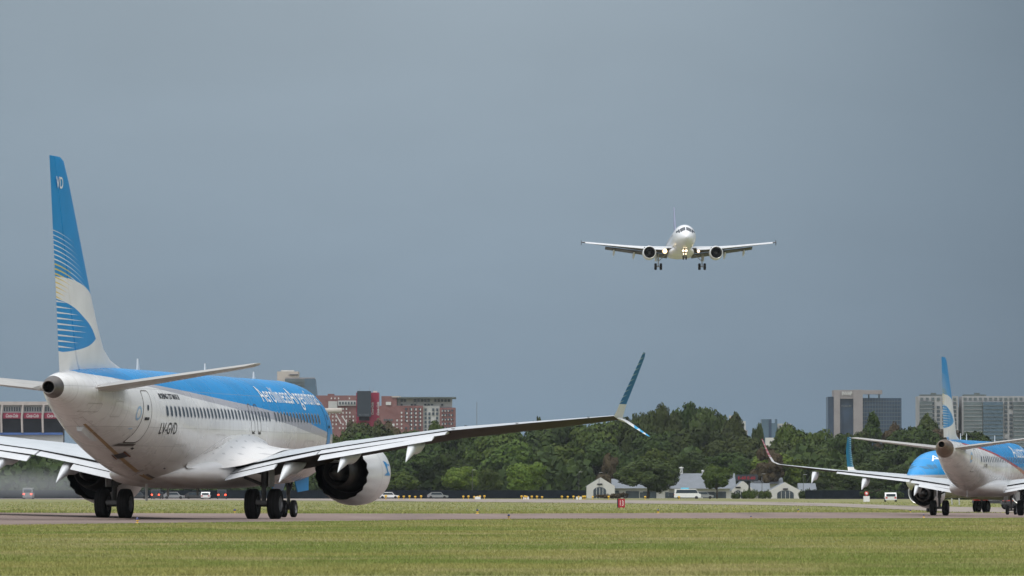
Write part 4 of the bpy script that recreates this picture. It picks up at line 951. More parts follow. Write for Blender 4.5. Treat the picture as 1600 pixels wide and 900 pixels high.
# brick apartment row, left part and right part
DB = 2050
r, c, P_ = building('apartment_block', 'long red brick apartment block with white framed windows left of the dark advertising tower', 'building', DB, 540,
    [('wall', 494, 562, 618, 790, 14, 0, B['brick']), ('balcony_band', 528, 562, 626, 634, 1, -.8, B['pale']), ('balcony_band', 513, 527, 627, 640, 1, -.8, B['pale']), ('roof_hut', 512, 522, 615.5, 619, 5, 2, B['brick'])],
    [(512, 560, 9, 636, 672, 6, 2.0, 2.8, -.2, B['winl'], .65), (515, 560, 8, 619.5, 625.5, 1, 1.8, 2.6, -.2, B['winl'], .6), (529, 561, 7, 626.5, 633.5, 1, 2.4, 4, -1.0, B['win'], 1)])
r, c, P_ = building('apartment_block', 'red brick apartment block with pale recessed top floors and overhanging roof slab', 'building', DB, 655,
    [('wall', 592, 661, 634, 790, 16, 0, B['brick']), ('wall', 596, 620, 619, 634, 14, 0, B['brick']), ('wall', 687, 711.5, 637, 790, 16, 0, B['brick']), ('pale_bay', 661, 687, 634, 790, 15, .8, B['pale']), ('top_floor', 621, 706, 622.5, 636, 12, 2.5, B['pale']), ('roof_slab', 624, 712, 620.3, 622.5, 17, -1, B['slab']), ('roof_slab', 612, 626, 619, 621, 15, -.5, B['beige'])],
    [(631, 659, 4, 636, 672, 6, 3.0, 3.2, -.2, B['win'], .9), (632.5, 660.5, 4, 637, 673, 6, 1.8, 3.0, -.25, B['winl'], .8), (617, 631, 2, 636, 672, 6, 2.2, 2.8, -.2, B['winl'], .6), (662, 686, 4, 637, 676, 6, 3.2, 4.2, .6, B['win'], .85), (690, 709, 4, 638, 672, 5, 2.6, 3.2, -.2, B['win'], 1), (688.5, 707.5, 4, 639, 673, 5, 1.0, 2.6, -.25, B['winl'], .9),
     (625, 704, 15, 623.5, 628.5, 1, 3.6, 4.2, 2.3, B['win'], .8), (625, 704, 15, 630, 635, 1, 3.2, 3.0, 2.3, B['win'], .6), (602, 612, 1, 627, 634, 1, 8, 5, -.2, B['winl'], 1), (604, 618, 2, 660, 668, 1, 4, 4, -.2, B['winl'], 1), (599, 614, 4, 654, 658.5, 1, 2.6, 3, -.25, B['greyg'], 1)])
# advertising tower with dark screen
c = pt(575, 776, 1960); c.z = gz(c.x, 1960) - .5; r = empty('advertising_tower', c); tag(r, 'red advertising tower with a big dark screen in front of the brick flats', 'billboard')
for nm, a, b, y0, y1, dep, off, mt in (('tower', 556.5, 592, 613.5, 790, 9, 2, B['signred']), ('screen', 558, 579.6, 611, 651, 2, -1.2, B['screen']), ('screen_support', 561, 577, 651, 657, 2, 0, B['dark']), ('roof_cap', 583, 589, 611, 613.5, 4, 3, B['white'])):
    m = MB(); fronts(c, a, b, y0, y1, 1960 + off, dep, m); q = m.build(nm, mt, r)
    if nm == 'tower': tw = q
    if nm == 'screen': sc = q
flat_text('MEGATRANS', B['dim'], sc, pt(568.5, 648.2, 1958.7) - c, .62, 3.4)
flat_text('Coca-Cola', B['winl'], tw, pt(581.8, 638.5, 1961.9) - c, .75, 4.2, shear=.3, rot=pi / 2, bold=.03); flat_text('Coca-Cola', B['winl'], tw, pt(590.6, 638.5, 1961.9) - c, .75, 4.6, shear=.3, rot=pi / 2, bold=.03)
for i, (x, h) in enumerate(((561.5, 7), (577.5, 10), (583, 8))):
    m = MB(); a = pt(x, 613, 1964) - c; m.tube(a, a + Vector((0, 0, h * .22)), .05, .03, 6); m.build('antenna', B['steel'], r)
# pale conveyor tube
c = pt(518, 776, 1900); c.z = gz(c.x, 1900) - .5; r = empty('conveyor_gallery', c); tag(r, 'pale horizontal tube on slanted legs in front of the brick flats', 'gallery')
m = MB(); m.tube(pt(500, 642, 1900) - c, pt(534, 641.5, 1900) - c, .85, .85, 16); m.build('tube', B['beige'], r)
for a, b in (((524, 646), (533, 662)), ((534, 650), (544, 664)), ((516, 646), (508, 668))):
    m = MB(); m.tube(pt(*a, 1900) - c, pt(b[0], 776, 1900) - c if False else pt(*b, 1900) - c, .18, .18, 8); m.build('leg', B['winl'], r)
m = MB(); fronts(c, 505, 513, 646, 790, 1902, 6, m); m.build('pier', B['slab'], r)
# beige tower and slanted glass building
building('tower_block', 'beige tower top rising above the blue forward fuselage', 'building', 2500, 449,
    [('wall', 433, 466, 580.5, 790, 14, 0, B['beige']), ('roof_hut', 439, 459, 578.5, 581, 8, 2, B['white']), ('dark_band', 451, 466.5, 584.5, 586.5, 1, -.4, B['conc'])], [(453, 466, 6, 583.5, 587.5, 1, 1.4, 1.2, -.5, B['win'], 1)])
c = pt(471, 776, 2300); c.z = gz(c.x, 2300) - .5; r = empty('glass_office_block', c); tag(r, 'blue-grey glass office block with a slanted side beside the beige tower', 'building')
def prism(px_top, px_bot, y0, y1, D, dep, mt, nm, off=0):
    a = [pt(px_bot[0], y1, D + off) - c, pt(px_bot[1], y1, D + off) - c, pt(px_top[1], y0, D + off) - c, pt(px_top[0], y0, D + off) - c]
    b = [v + Vector((0, dep, 0)) for v in a]; m = MB(); m.add(a + b, [(0, 1, 2, 3), (7, 6, 5, 4), (0, 4, 5, 1), (1, 5, 6, 2), (2, 6, 7, 3), (3, 7, 4, 0)]); return m.build(nm, mt, r)
prism((445, 476), (445, 476), 592, 790, 2300, 16, B['greyg'], 'glass_front'); prism((476, 491.5), (476, 499), 591.5, 660, 2300, 16, B['blueg'], 'slanted_wing'); prism((497, 513), (497, 513), 623.5, 637, 2300, 10, B['navy'], 'low_wing', -3)
prism((446, 491), (446, 491), 590, 592, 2302, 12, B['conc'], 'parapet')
for k in range(6): prism((445, 476), (445, 476), 597 + k * 5, 597.5 + k * 5, 2299.7, .4, B['slab'], 'floor_band')
# stadium front with red panels
DS = 1850; c = pt(20, 776, DS); c.z = gz(c.x, DS) - .5; r = empty('grandstand', c); tag(r, 'pale grandstand with red advertising panels behind the left wing', 'grandstand')
for nm, a, b, y0, y1, dep, off, mt in (('upper_rim', -90, 98, 627.5, 633, 12, 0, B['col']), ('arcade_wall', -90, 98, 633, 645, 9, 1.5, B['pale']), ('rear_wall', -90, 98, 645, 790, 8, 3, B['dark']), ('blue_rail', -90, 98, 676, 679.5, 1, 0, B['blue']), ('lower_wall', -90, 98, 679.5, 790, 3, 1, B['pale'])):
    m = MB(); fronts(c, a, b, y0, y1, DS + off, dep, m); m.build(nm, mt, r)
for k in range(-3, 2):
    x = 35 + 32.3 * k
    m = MB(); a = pt(x + 1.2, 633, DS - .3) - c; b = pt(x - .8, 652, DS - .3) - c; e = pt(x, 676, DS - .3) - c; m.tube(a, b, .35, .35, 8); m.tube(b, e, .35, .35, 8); m.build('column', B['col'], r)
    m = MB(); fronts(c, x + 1.6, x + 30.6, 645, 654, DS + .2, .5, m); q = m.build('advert_panel', B['signred'], r); flat_text('Coca-Cola', B['winl'], q, pt(x + 16, 649.6, DS + .15) - c, 1.1, 3.9, shear=.35, bold=.02)
    for i in range(7): unit('window', B['win'], r, pt(x + 4.5 + i * 3.9, 639.5, DS + 1.4) - c, (.42, .3, 1.3))
# right-hand offices
DR = 2500
r, c, P_ = building('office_block', 'concrete office block with dark blue glass wings and a flat roof arm at right', 'building', DR, 1350,
    [('glass_wing', 1293.5, 1304, 620, 800, 16, 2, B['navy']), ('frame', 1303, 1312.5, 609.5, 800, 16, 0, B['conc']), ('frame', 1333.5, 1348, 609, 800, 16, 0, B['conc']), ('frame', 1312.5, 1333.5, 609.5, 623, 16, .4, B['conc']), ('glass_bay', 1312.5, 1333.5, 623, 800, 10, 2.5, B['navy']),
     ('glass_wing', 1348, 1408.5, 622, 800, 16, 2, B['navy']), ('roof_arm', 1348, 1378.5, 609.6, 616, 6, 0, B['conc'])])
for x in (1357.5, 1373.5):
    m = MB(); m.tube(pt(x, 616, DR + 3) - c, pt(x, 622, DR + 3) - c, .3, .3, 8); m.build('roof_post', B['slab'], r)
for k in range(14): unit('mullion', B['blueg'], r, pt(1350.5 + k * 4.3, 660, DR + 1.9) - c, (.22, .3, 21))
for k in range(9): unit('floor_band', B['slab'], r, pt(1378, 627 + k * 6, DR + 1.95) - c, (16.6, .25, .25))
flat_text('INVAP', B['winl'], P_['frame'], pt(1323.5, 614.8, DR - .1) - c, 1.5, 4.4, bold=.04); flat_text('FORUM', B['dim'], P_['glass_bay'], pt(1322.5, 634.5, DR + 2.3) - c, .9, 4.2, bold=.03)
def grid_block(label, px0, px1, y0, lobes, seed):
    random.seed(seed); n = int((px1 - px0) / 8)
    blocks = [('wall', px0, px1, y0, 800, 18, 0, B['conc_l'])] + [('glass_bay', a, b, ya, 800, 2, -1.4, mt) for (a, b, ya, mt) in lobes] + [('roof_plant', px0 + 3, px0 + 38, y0 - 2.6, y0, 8, 2, B['slab']), ('roof_plant', px0 + 20, px0 + 28, y0 - 5, y0 - 2.6, 4, 3, B['slab'])]
    r, c, P_ = building('office_block', label, 'building', 2450, (px0 + px1) / 2, blocks, [(px0 + 1, px1 - 1, n, y0 + 1.5, y0 + 7.5, 1, 4.6, 4.2, -.2, B['greyg'], 1), (px0 + 1, px1 - 1, n, y0 + 8, y0 + 78, 11, 4.6, 4.0, -.2, B['win'], .95)])
    for (a, b, ya, mt) in lobes:
        for k in range(12): unit('floor_band', B['conc_l'] if mt == B['greyg'] else B['slab'], r, pt((a + b) / 2, ya + 5.8 * (k + 1), 2450 - 1.55) - c, ((b - a) / FP * 2450, .25, .16))
    return r
B['conc_l'] = plain('light_concrete', (.29, .295, .31), .85, 0, .2, .1, .3)
grid_block('light grey office block with gridded windows just left of the rear jet fin', 1435, 1497, 619, [(1437, 1457, 627, B['greyg'])], 3)
grid_block('wide light grey office block with glass bays right of the rear jet fin', 1503, 1640, 619, [(1506, 1535, 628, B['greyg']), (1536, 1567, 628, B['blueg']), (1583, 1612, 628, B['greyg'])], 4)
building('low_office', 'grey glass link building between the two gridded office blocks', 'building', 2480, 1497, [('wall', 1488, 1505, 636, 800, 14, 0, B['greyg'])], [(1489, 1504, 2, 640, 690, 8, 5, 2.2, -.2, B['blueg'], 1)])
building('low_office', 'small blue-grey office block behind the tree tops right of the pointed tree', 'building', 2400, 1205,
    [('glass_front', 1190, 1201, 655, 800, 10, 0, B['blueg']), ('glass_side', 1201, 1205.5, 655, 800, 10, .6, B['navy']), ('glass_front', 1205.5, 1214.5, 661, 800, 10, 0, B['blueg']), ('roof_frame', 1211, 1214.5, 655, 661, 3, 0, B['blueg']), ('wall', 1214.5, 1236, 662, 800, 10, 1, B['pale']), ('wall', 1196, 1226, 684, 800, 10, -3, B['white'])], [(1216, 1234, 3, 663, 684, 3, 3, 3, .8, B['win'], .8)])
building('flats', 'pale stepped flats peeping over the trees behind the split winglet', 'building', 2500, 1150, [('wall', 1140, 1165, 658, 800, 12, 0, B['pale']), ('roof_hut', 1140, 1148.5, 649.5, 658, 8, 2, B['beige']), ('wall', 1150, 1168, 672, 800, 10, -2, B['conc'])], [(1142, 1164, 4, 660, 672, 2, 2.6, 2.6, -.2, B['win'], .8)])
building('roof_house', 'pale roof just visible under the outer right wing', 'house', 1800, 747, [('wall', 740, 757, 681, 790, 8, 0, B['white'])])
# radio mast
c = pt(745, 776, 2600); c.z = gz(c.x, 2600); m = MB(); m.tube((0, 0, 0), (0, 0, (YH - 622) / FP * 2600 + 1.2), .28, .12, 6)
o = m.build('radio_mast', B['steel']); o.location = c; tag(o, 'thin distant radio mast above the right wing', 'mast')

# ------------------------------------------------------------------ white clubhouse buildings by the trees
DH = 1290
def gable_house(label, px0, px1, yeave, yridge, D, depth, arch=None, roofpx=None):
    """gable facing the field, roof running back and to the side"""
    xm = (px0 + px1) / 2; c = pt(xm, 778, D); c.z = gz(c.x, D); r = empty('white_house', c); tag(r, label, 'house', 'white gabled houses')
    f = lambda px, py, dy=0: pt(px, py, D) - c + Vector((0, dy, 0))
    pts = [f(px0, 790), f(px1, 790), f(px1, yeave), f(xm, yridge), f(px0, yeave)]
    m = MB(); b = [v + Vector((0, .5, 0)) for v in pts]; m.add(pts + b, [(0, 1, 2, 3, 4), (9, 8, 7, 6, 5)] + [(i, 5 + i, 5 + (i + 1) % 5, (i + 1) % 5) for i in range(5)]); w = m.build('wall', B['white'], r)
    m = MB(); g = .35   # side walls and main roof
    m.loft([[f(px0 + 1, 790, .4), f(px1 - 1, 790, .4), f(px1 - 1, yeave + 1, .4), f(px0 + 1, yeave + 1, .4)], [f(px0 + 1, 790, depth), f(px1 - 1, 790, depth), f(px1 - 1, yeave + 1, depth), f(px0 + 1, yeave + 1, depth)]], smooth=False); m.build('side_wall', B['white'], r)
    m = MB(); m.loft([[f(px0 - .5, yeave + .4, .6), f(xm, yridge + .2, .6), f(px1 + .5, yeave + .4, .6), f(px1 + .5, yeave + 1.4, .6), f(xm, yridge + 1.3, .6), f(px0 - .5, yeave + 1.4, .6)], [f(px0 - .5, yeave + .4, depth), f(xm, yridge + .2, depth), f(px1 + .5, yeave + .4, depth), f(px1 + .5, yeave + 1.4, depth), f(xm, yridge + 1.3, depth), f(px0 - .5, yeave + 1.4, depth)]], smooth=False); m.build('roof', B['roof'], r)
    if arch:
        ax, aw, ay, ab = arch; m = MB(); ring = [f(ax - aw, ab, -.05)] + [f(ax - aw * cos(pi * k / 14), ay + 6 - 6 * sin(pi * k / 14) * 1.0, -.05) for k in range(15)] + [f(ax + aw, ab, -.05)]
        m.add(ring + [v + Vector((0, .3, 0)) for v in ring], [tuple(range(len(ring)))] + [(i, len(ring) + i, len(ring) + (i + 1) % len(ring), (i + 1) % len(ring)) for i in range(len(ring))]); q = m.build('arched_window', B['win'], r)
        for k in (-1, 0, 1):
            m = MB(); a = f(ax + k * aw * .5, ab, -.09); b_ = f(ax + k * aw * .5, ay + 1.5, -.09); m.tube(a, b_, .05, .05, 6); m.build('mullion', B['white'], q)
        m = MB(); a = f(ax - 4, yridge + 10.5, -.12); m.tube(a, f(ax + 4, yridge + 10.5, -.12), .16, .16, 6); m.build('gable_sign', B['dark'], r)
    return r
gable_house('white gabled house with arched window at the left end of the row', 916.5, 960.5, 759.5, 746, DH, 14, (937, 10, 761, 790))
gable_house('white gabled house half hidden by the bushes under the dark sign', 1143, 1178, 766, 751, DH - 30, 14, (1153, 7, 766, 790))
gable_house('white gabled house with wide arched porch at the right end of the row', 1199, 1253.5, 768, 753.5, DH - 40, 14, (1227, 13, 766, 792))
def long_house(label, px0, px1, yeave, yridge, D, dep, extras=()):
    xm = (px0 + px1) / 2; c = pt(xm, 778, D); c.z = gz(c.x, D); r = empty('long_house', c); tag(r, label, 'house')
    f = lambda px, py, dy=0: pt(px, py, D) - c + Vector((0, dy, 0))
    m = MB(); m.loft([[f(px0 + 1, 790), f(px0 + 1, 790, dep), f(px0 + 1, yeave, dep), f(px0 + 1, yeave)], [f(px1 - 1, 790), f(px1 - 1, 790, dep), f(px1 - 1, yeave, dep), f(px1 - 1, yeave)]], smooth=False); m.build('wall', B['white'], r)
    m = MB(); m.loft([[f(px0, yeave, -1.2), f(px0, yridge, dep * .5), f(px0, yeave, dep + 1), f(px0, yeave + 1, dep * .5)], [f(px1, yeave, -1.2), f(px1, yridge, dep * .5), f(px1, yeave, dep + 1), f(px1, yeave + 1, dep * .5)]], smooth=False); rf = m.build('roof', B['roof'], r)
    n = int((px1 - px0) / 9)
    for i in range(n):
        if random.random() < .45: continue
        unit('window', B['win'], r, f(px0 + 5 + i * 9, (yeave + 778) / 2 + 3, -.05), (random.choice((.8, 1.8, 3.0)), .2, random.uniform(1.0, 2.0)))
    for (x, y, w, h) in extras:
        m = MB(); a = f(x, yridge, dep * .5); m.tube(a - Vector((0, 0, .6)), a + Vector((0, 0, h)), w, w * .9, 10); m.lathe([(h, w * 1.4), (h + .15, w * 1.2), (h + .3, .02)], a, 'Z', 10); m.build('roof_vent', B['winl'], rf)
    return r
long_house('long white house with a big grey roof behind the two front trees', 1042, 1150, 763.5, 739.5, DH + 15, 16, [(1066, 0, .4, 1.2), (1100, 0, .3, .5), (1056, 0, .3, .3)])
long_house('low grey-roofed wing beside the left gabled house', 956, 1046, 763, 748, DH + 12, 14, [(968, 0, .3, .5)])
long_house('low grey-roofed wing between the dark sign and the right gabled house', 1172, 1204, 768, 755, DH - 20, 12)
long_house('low grey-roofed wing right of the wide arched porch', 1248, 1276, 769, 755, DH - 20, 12)
long_house('pale rear house with light roof behind the right gabled house', 1176, 1224, 756, 746, DH + 40, 12, [(1183, 0, .3, .3)])
# LED sign
c = drop(1167, 1235); r = empty('led_sign', c); tag(r, 'black electronic sign with dim red digits on a thick post', 'sign')
m = MB(); a = pt(1170.5, 741.5, 1235) - c; m.box((a.x, 0, a.z / 2), (.35, .35, a.z)); m.build('post', B['dark'], r)
m = MB(); fronts(c, 1149.5, 1184, 741.5, 752, 1234.6, .5, m); q = m.build('sign_panel', B['screen'], r)
redm = plain('led_red', (.20, .02, .03), .5, 0, .3, .1, 5, ((1, .06, .12), .10)); flat_text('E-60 E-60', redm, q, pt(1166.5, 746.8, 1234.5) - c, .62, 3.7, bold=.02)

# ------------------------------------------------------------------ trees
FOL = {}
def fol(name, a, b, c):
    s = Sh(name, .75, 0, .15); p = s.obj(); n1 = s.noise(.45, 4, p, .6); n2 = s.noise(3.2, 2, p)
    col = s.mix(s.mr(n1, .35, .65, 0, 1, True), a, b); col = s.mix(s.mr(n2, .35, .75, 0, .55), col, c)
    oi = s.new('ShaderNodeObjectInfo'); h = s.new('ShaderNodeHueSaturation'); s.ln(col, h.inputs['Color']); s.ln(s.mr(oi.outputs['Random'], 0, 1, .75, 1.2), h.inputs['Value']); s.ln(s.mr(oi.outputs['Random'], 0, 1, .485, .51), h.inputs['Hue'])
    FOL[name] = s.color(h.outputs[0])
fol('dark_foliage', (.023, .042, .010), (.044, .068, .014), (.013, .024, .006))
fol('mid_foliage', (.040, .070, .013), (.078, .114, .020), (.021, .038, .008))
fol('light_foliage', (.072, .115, .016), (.125, .172, .026), (.036, .060, .010))
fol('olive_foliage', (.038, .058, .016), (.062, .084, .022), (.020, .030, .010))
fol('brown_foliage', (.075, .060, .036), (.10, .078, .044), (.034, .032, .018))
BARK = plain('bark', (.05, .038, .028), .9, 0, .1, .3, 2)
def crown_mesh(kind, seed, n, leaf=.5):
    """crown in a unit of about 10 m radius: lobes of leaf faces, hollow and uneven"""
    g = np.random.default_rng(seed); lobes = []
    if kind == 'broad':
        for k in range(26):
            a = g.random() * 2 * pi; rr = sqrt(g.random()) * 6.6; h = 4.0 + 9.6 * sqrt(max(0, 1 - (rr / 8.0) ** 2)) * (.10 + .90 * g.random() ** .5); q = 2.3 + g.random() * 1.7; lobes.append((rr * cos(a), rr * sin(a), h, q, q * .72))
    elif kind == 'round':
        for k in range(30):
            v = g.normal(0, 1, 3); v /= np.linalg.norm(v); rr = 5.6 * g.random() ** .45; q = 2.2 + g.random() * 1.5; lobes.append((v[0] * rr, v[1] * rr, 8.2 + v[2] * rr * 1.05, q, q * .85))
    elif kind == 'pointed':
        for k in range(30):
            t = g.random(); a = g.random() * 2 * pi; rr = (1 - t) ** .8 * 5.6 * sqrt(g.random()); lobes.append((rr * cos(a), rr * sin(a), 4 + t * 15.5, 1.1 + (1 - t) * 1.8, 1.3 + (1 - t) * 1.2))
    elif kind == 'loose':
        for k in range(22):
            a = g.random() * 2 * pi; rr = sqrt(g.random()) * 7.6; h = 5.0 + 10 * g.random() * sqrt(max(0.05, 1 - (rr / 8.4) ** 2)); lobes.append((rr * cos(a), rr * sin(a), h, 1.3 + g.random() * 1.5, 1.0 + g.random() * .9))
    elif kind == 'bush':
        for k in range(16):
            a = g.random() * 2 * pi; rr = sqrt(g.random()) * 7; h = .8 + 2.6 * g.random() * sqrt(max(0.05, 1 - (rr / 8) ** 2)); lobes.append((rr * cos(a), rr * sin(a), h, 1.4 + g.random() * 1.4, .9 + g.random() * .9))
    L = np.array(lobes); w = L[:, 3] ** 2; idx = g.choice(len(L), n, p=w / w.sum())
    d = g.normal(0, 1, (n, 3)); d /= np.linalg.norm(d, axis=1)[:, None]
    rad = (.62 + .42 * g.random(n) ** .6); bump = 1 + .18 * np.sin(d[:, 0] * 5 + idx) * np.cos(d[:, 2] * 6 + idx * 2)
    P0 = L[idx, :3] + d * np.c_[L[idx, 3], L[idx, 3], L[idx, 4]] * (rad * bump)[:, None]
    nrm = d + g.normal(0, .42, (n, 3)); nrm[:, 2] += .2; nrm /= np.linalg.norm(nrm, axis=1)[:, None]
    t1 = np.cross(nrm, g.normal(0, 1, (n, 3))); t1 /= np.linalg.norm(t1, axis=1)[:, None]; t2 = np.cross(nrm, t1)
    sz = (leaf * (.6 + .8 * g.random(n)))[:, None] * .5
    V = np.stack([P0 - t1 * sz - t2 * sz * .6, P0 + t1 * sz - t2 * sz * .7, P0 + t1 * sz * .7 + t2 * sz, P0 - t1 * sz * .8 + t2 * sz * .8], 1).reshape(-1, 3).astype(np.float32)
    me = bpy.data.meshes.new('crown'); me.vertices.add(4 * n); me.vertices.foreach_set('co', V.ravel()); me.loops.add(4 * n); me.loops.foreach_set('vertex_index', np.arange(4 * n, dtype=np.int32))
    me.polygons.add(n); me.polygons.foreach_set('loop_start', np.arange(0, 4 * n, 4, dtype=np.int32)); me.polygons.foreach_set('loop_total', np.full(n, 4, dtype=np.int32)); me.update(); me.validate()
    return me, L
def trunk_mesh(L, base=0.55, seed=0):
    g = random.Random(seed); m = MB(); m.tube((0, 0, -.5), (g.uniform(-.4, .4), 0, 4.2), base, base * .7, 10)
    for k in range(7):
        l = L[g.randrange(len(L))]; m.tube((0, 0, 3.2 + g.random()), (l[0] * .8, l[1] * .8, l[2] - .3), base * .35, .08, 7)
    return m
PROT = {}
def proto(kind, mat, v):
    k = (kind, mat, v)
    if k not in PROT:
        me, L = crown_mesh(kind, hash((len(kind), v)) % 1000 + v * 17, 15000 if kind != 'bush' else 5000, .62 if kind != 'bush' else .38); me.materials.append(FOL[mat])
        tm = trunk_mesh(L, .5 if kind != 'bush' else .2, v); tmp = tm.build('trunk', BARK); tme = tmp.data; bpy.data.objects.remove(tmp); PROT[k] = (me, tme)
    return PROT[k]
HREF = dict(broad=14.9, round=15.8, pointed=20.6, loose=15.5, bush=4.2)
def tree(px, ytop, wpx, D, kind, mat, label, group='trees behind the airfield', ybase=778.5):
    x = (px - 800) / FP * D; z0 = gz(x, D); H = CH + (YH - ytop) / FP * D - z0; k = H / HREF[kind]; wr = wpx / FP * D / 2 / 8.6
    r = empty('bush' if kind == 'bush' else 'tree', (x, D, z0), (0, 0, random.random() * 6.28)); tag(r, label, 'bush' if kind == 'bush' else 'tree', group)
    me, tm = proto(kind, mat, random.randrange(2))
    a = bpy.data.objects.new('crown', me); COL.objects.link(a); a.parent = r; a.scale = (wr, wr * 1.0, k)
    b = bpy.data.objects.new('trunk', tm); COL.objects.link(b); b.parent = r; b.scale = (min(wr, 1.2), min(wr, 1.2), k)
random.seed(21)
DK = 'dark evergreen-looking broad tree in the dense row behind the airfield'
TL = [
 # px, top, width, D, kind, foliage
 (-60, 700, 110, 1500, 'broad', 'dark_foliage'), (10, 706, 100, 1480, 'broad', 'mid_foliage'), (80, 712, 90, 1500, 'broad', 'dark_foliage'), (150, 716, 90, 1500, 'broad', 'mid_foliage'), (215, 722, 90, 1500, 'broad', 'dark_foliage'), (285, 720, 100, 1500, 'broad', 'dark_foliage'), (355, 715, 100, 1500, 'broad', 'dark_foliage'), (425, 700, 100, 1500, 'broad', 'dark_foliage'), (480, 690, 90, 1500, 'broad', 'mid_foliage'),
 (530, 662, 70, 1520, 'round', 'mid_foliage'), (578, 658, 100, 1560, 'broad', 'olive_foliage'), (555, 656, 46, 1600, 'loose', 'brown_foliage'), (600, 655, 60, 1600, 'loose', 'brown_foliage'), (640, 671, 110, 1500, 'broad', 'dark_foliage'), (684, 656, 50, 1560, 'round', 'mid_foliage'), (560, 680, 110, 1450, 'broad', 'dark_foliage'), (720, 664, 90, 1500, 'broad', 'dark_foliage'),
 (775, 664, 110, 1470, 'broad', 'mid_foliage'), (842, 648, 34, 1600, 'loose', 'olive_foliage'), (868, 654, 120, 1520, 'broad', 'dark_foliage'), (930, 656, 110, 1500, 'broad', 'mid_foliage'), (650, 700, 100, 1400, 'broad', 'dark_foliage'), (600, 712, 80, 1400, 'round', 'dark_foliage'), (700, 706, 70, 1400, 'round', 'dark_foliage'), (975, 656, 90, 1500, 'broad', 'dark_foliage'),
 (880, 696, 110, 1430, 'broad', 'mid_foliage'), (800, 690, 100, 1440, 'broad', 'mid_foliage'), (945, 690, 100, 1430, 'broad', 'dark_foliage'),
 (1005, 640, 60, 1560, 'broad', 'olive_foliage'), (1042, 634, 60, 1560, 'broad', 'olive_foliage'), (1075, 626, 70, 1580, 'broad', 'dark_foliage'), (1110, 634, 70, 1560, 'broad', 'olive_foliage'), (1142, 648, 60, 1540, 'broad', 'olive_foliage'), (1183, 660, 32, 1560, 'round', 'olive_foliage'), (1210, 690, 80, 1480, 'broad', 'olive_foliage'), (1262, 655, 92, 1540, 'round', 'mid_foliage'), (1232, 664, 60, 1540, 'broad', 'mid_foliage'),
 (1025, 672, 100, 1460, 'broad', 'dark_foliage'), (1085, 664, 110, 1460, 'broad', 'dark_foliage'), (1150, 682, 100, 1450, 'broad', 'olive_foliage'), (1030, 700, 90, 1400, 'round', 'mid_foliage'), (1078, 704, 80, 1390, 'round', 'dark_foliage'), (1140, 705, 90, 1400, 'broad', 'dark_foliage'), (1208, 706, 90, 1400, 'broad', 'light_foliage'),
 (1270, 694, 100, 1430, 'broad', 'olive_foliage'), (1320, 676, 90, 1440, 'broad', 'dark_foliage'), (1364, 641, 84, 1500, 'pointed', 'dark_foliage'), (1338, 672, 60, 1500, 'broad', 'olive_foliage'), (1388, 660, 60, 1540, 'loose', 'brown_foliage'), (1408, 652, 96, 1480, 'round', 'dark_foliage'), (1432, 650, 36, 1560, 'round', 'olive_foliage'), (1455, 650, 60, 1560, 'broad', 'olive_foliage'), (1480, 668, 70, 1540, 'broad', 'brown_foliage'),
 (1520, 672, 80, 1500, 'broad', 'dark_foliage'), (1570, 700, 90, 1500, 'broad', 'dark_foliage'), (1640, 700, 100, 1500, 'broad', 'dark_foliage'), (1445, 668, 100, 1430, 'broad', 'dark_foliage'), (1390, 700, 100, 1420, 'broad', 'dark_foliage'), (1340, 712, 90, 1400, 'round', 'dark_foliage'), (1510, 712, 90, 1430, 'broad', 'dark_foliage'),
 (1420, 725, 80, 1350, 'broad', 'dark_foliage'), (1480, 735, 80, 1350, 'broad', 'dark_foliage'), (1300, 722, 80, 1370, 'round', 'mid_foliage'),
]
HUE = {'dark_foliage': 'dark green', 'mid_foliage': 'mid green', 'light_foliage': 'light green', 'olive_foliage': 'olive green', 'brown_foliage': 'brownish'}
SHP = {'broad': 'broad spreading', 'round': 'rounded', 'pointed': 'tall pointed', 'loose': 'thin loose', 'bush': 'low'}
def where(px):
    for a, t in ((-20, 'beyond the left frame edge'), (90, 'behind the left wing'), (250, 'under the tail of the near airliner'), (470, 'beyond the near airliner fuselage'), (545, 'right of the near airliner nose'), (620, 'in front of the brick flats'), (700, 'above the near right engine'), (790, 'under the outer right wing'), (870, 'behind the round front tree'), (960, 'behind the left white house'), (1030, 'behind the split winglet'), (1110, 'under the landing airliner'), (1180, 'above the dark electronic sign'), (1250, 'behind the right white house'), (1330, 'between the red winglet and the concrete offices'), (1400, 'in front of the concrete offices'), (1470, 'left of the rear jet fin'), (1555, 'right of the rear jet fin')):
        if px < a: return t
    return 'at the far right edge'
def order(px, top, D): return ('tall back-row ' if D > 1530 else 'front-row ' if D < 1445 else 'middle-row ')
seen = {}
for (px, top, w, D, kd, fo) in TL:
    lab = f'{order(px, top, D)}{HUE[fo]} {SHP[kd]} tree {where(px)}'
    if lab in seen:
        seen[lab] += 1; lab = lab + (', further right', ', lower one', ', smaller one')[seen[lab] - 1]
    else: seen[lab] = 0
    tree(px, top, w, D, kd, fo, lab)
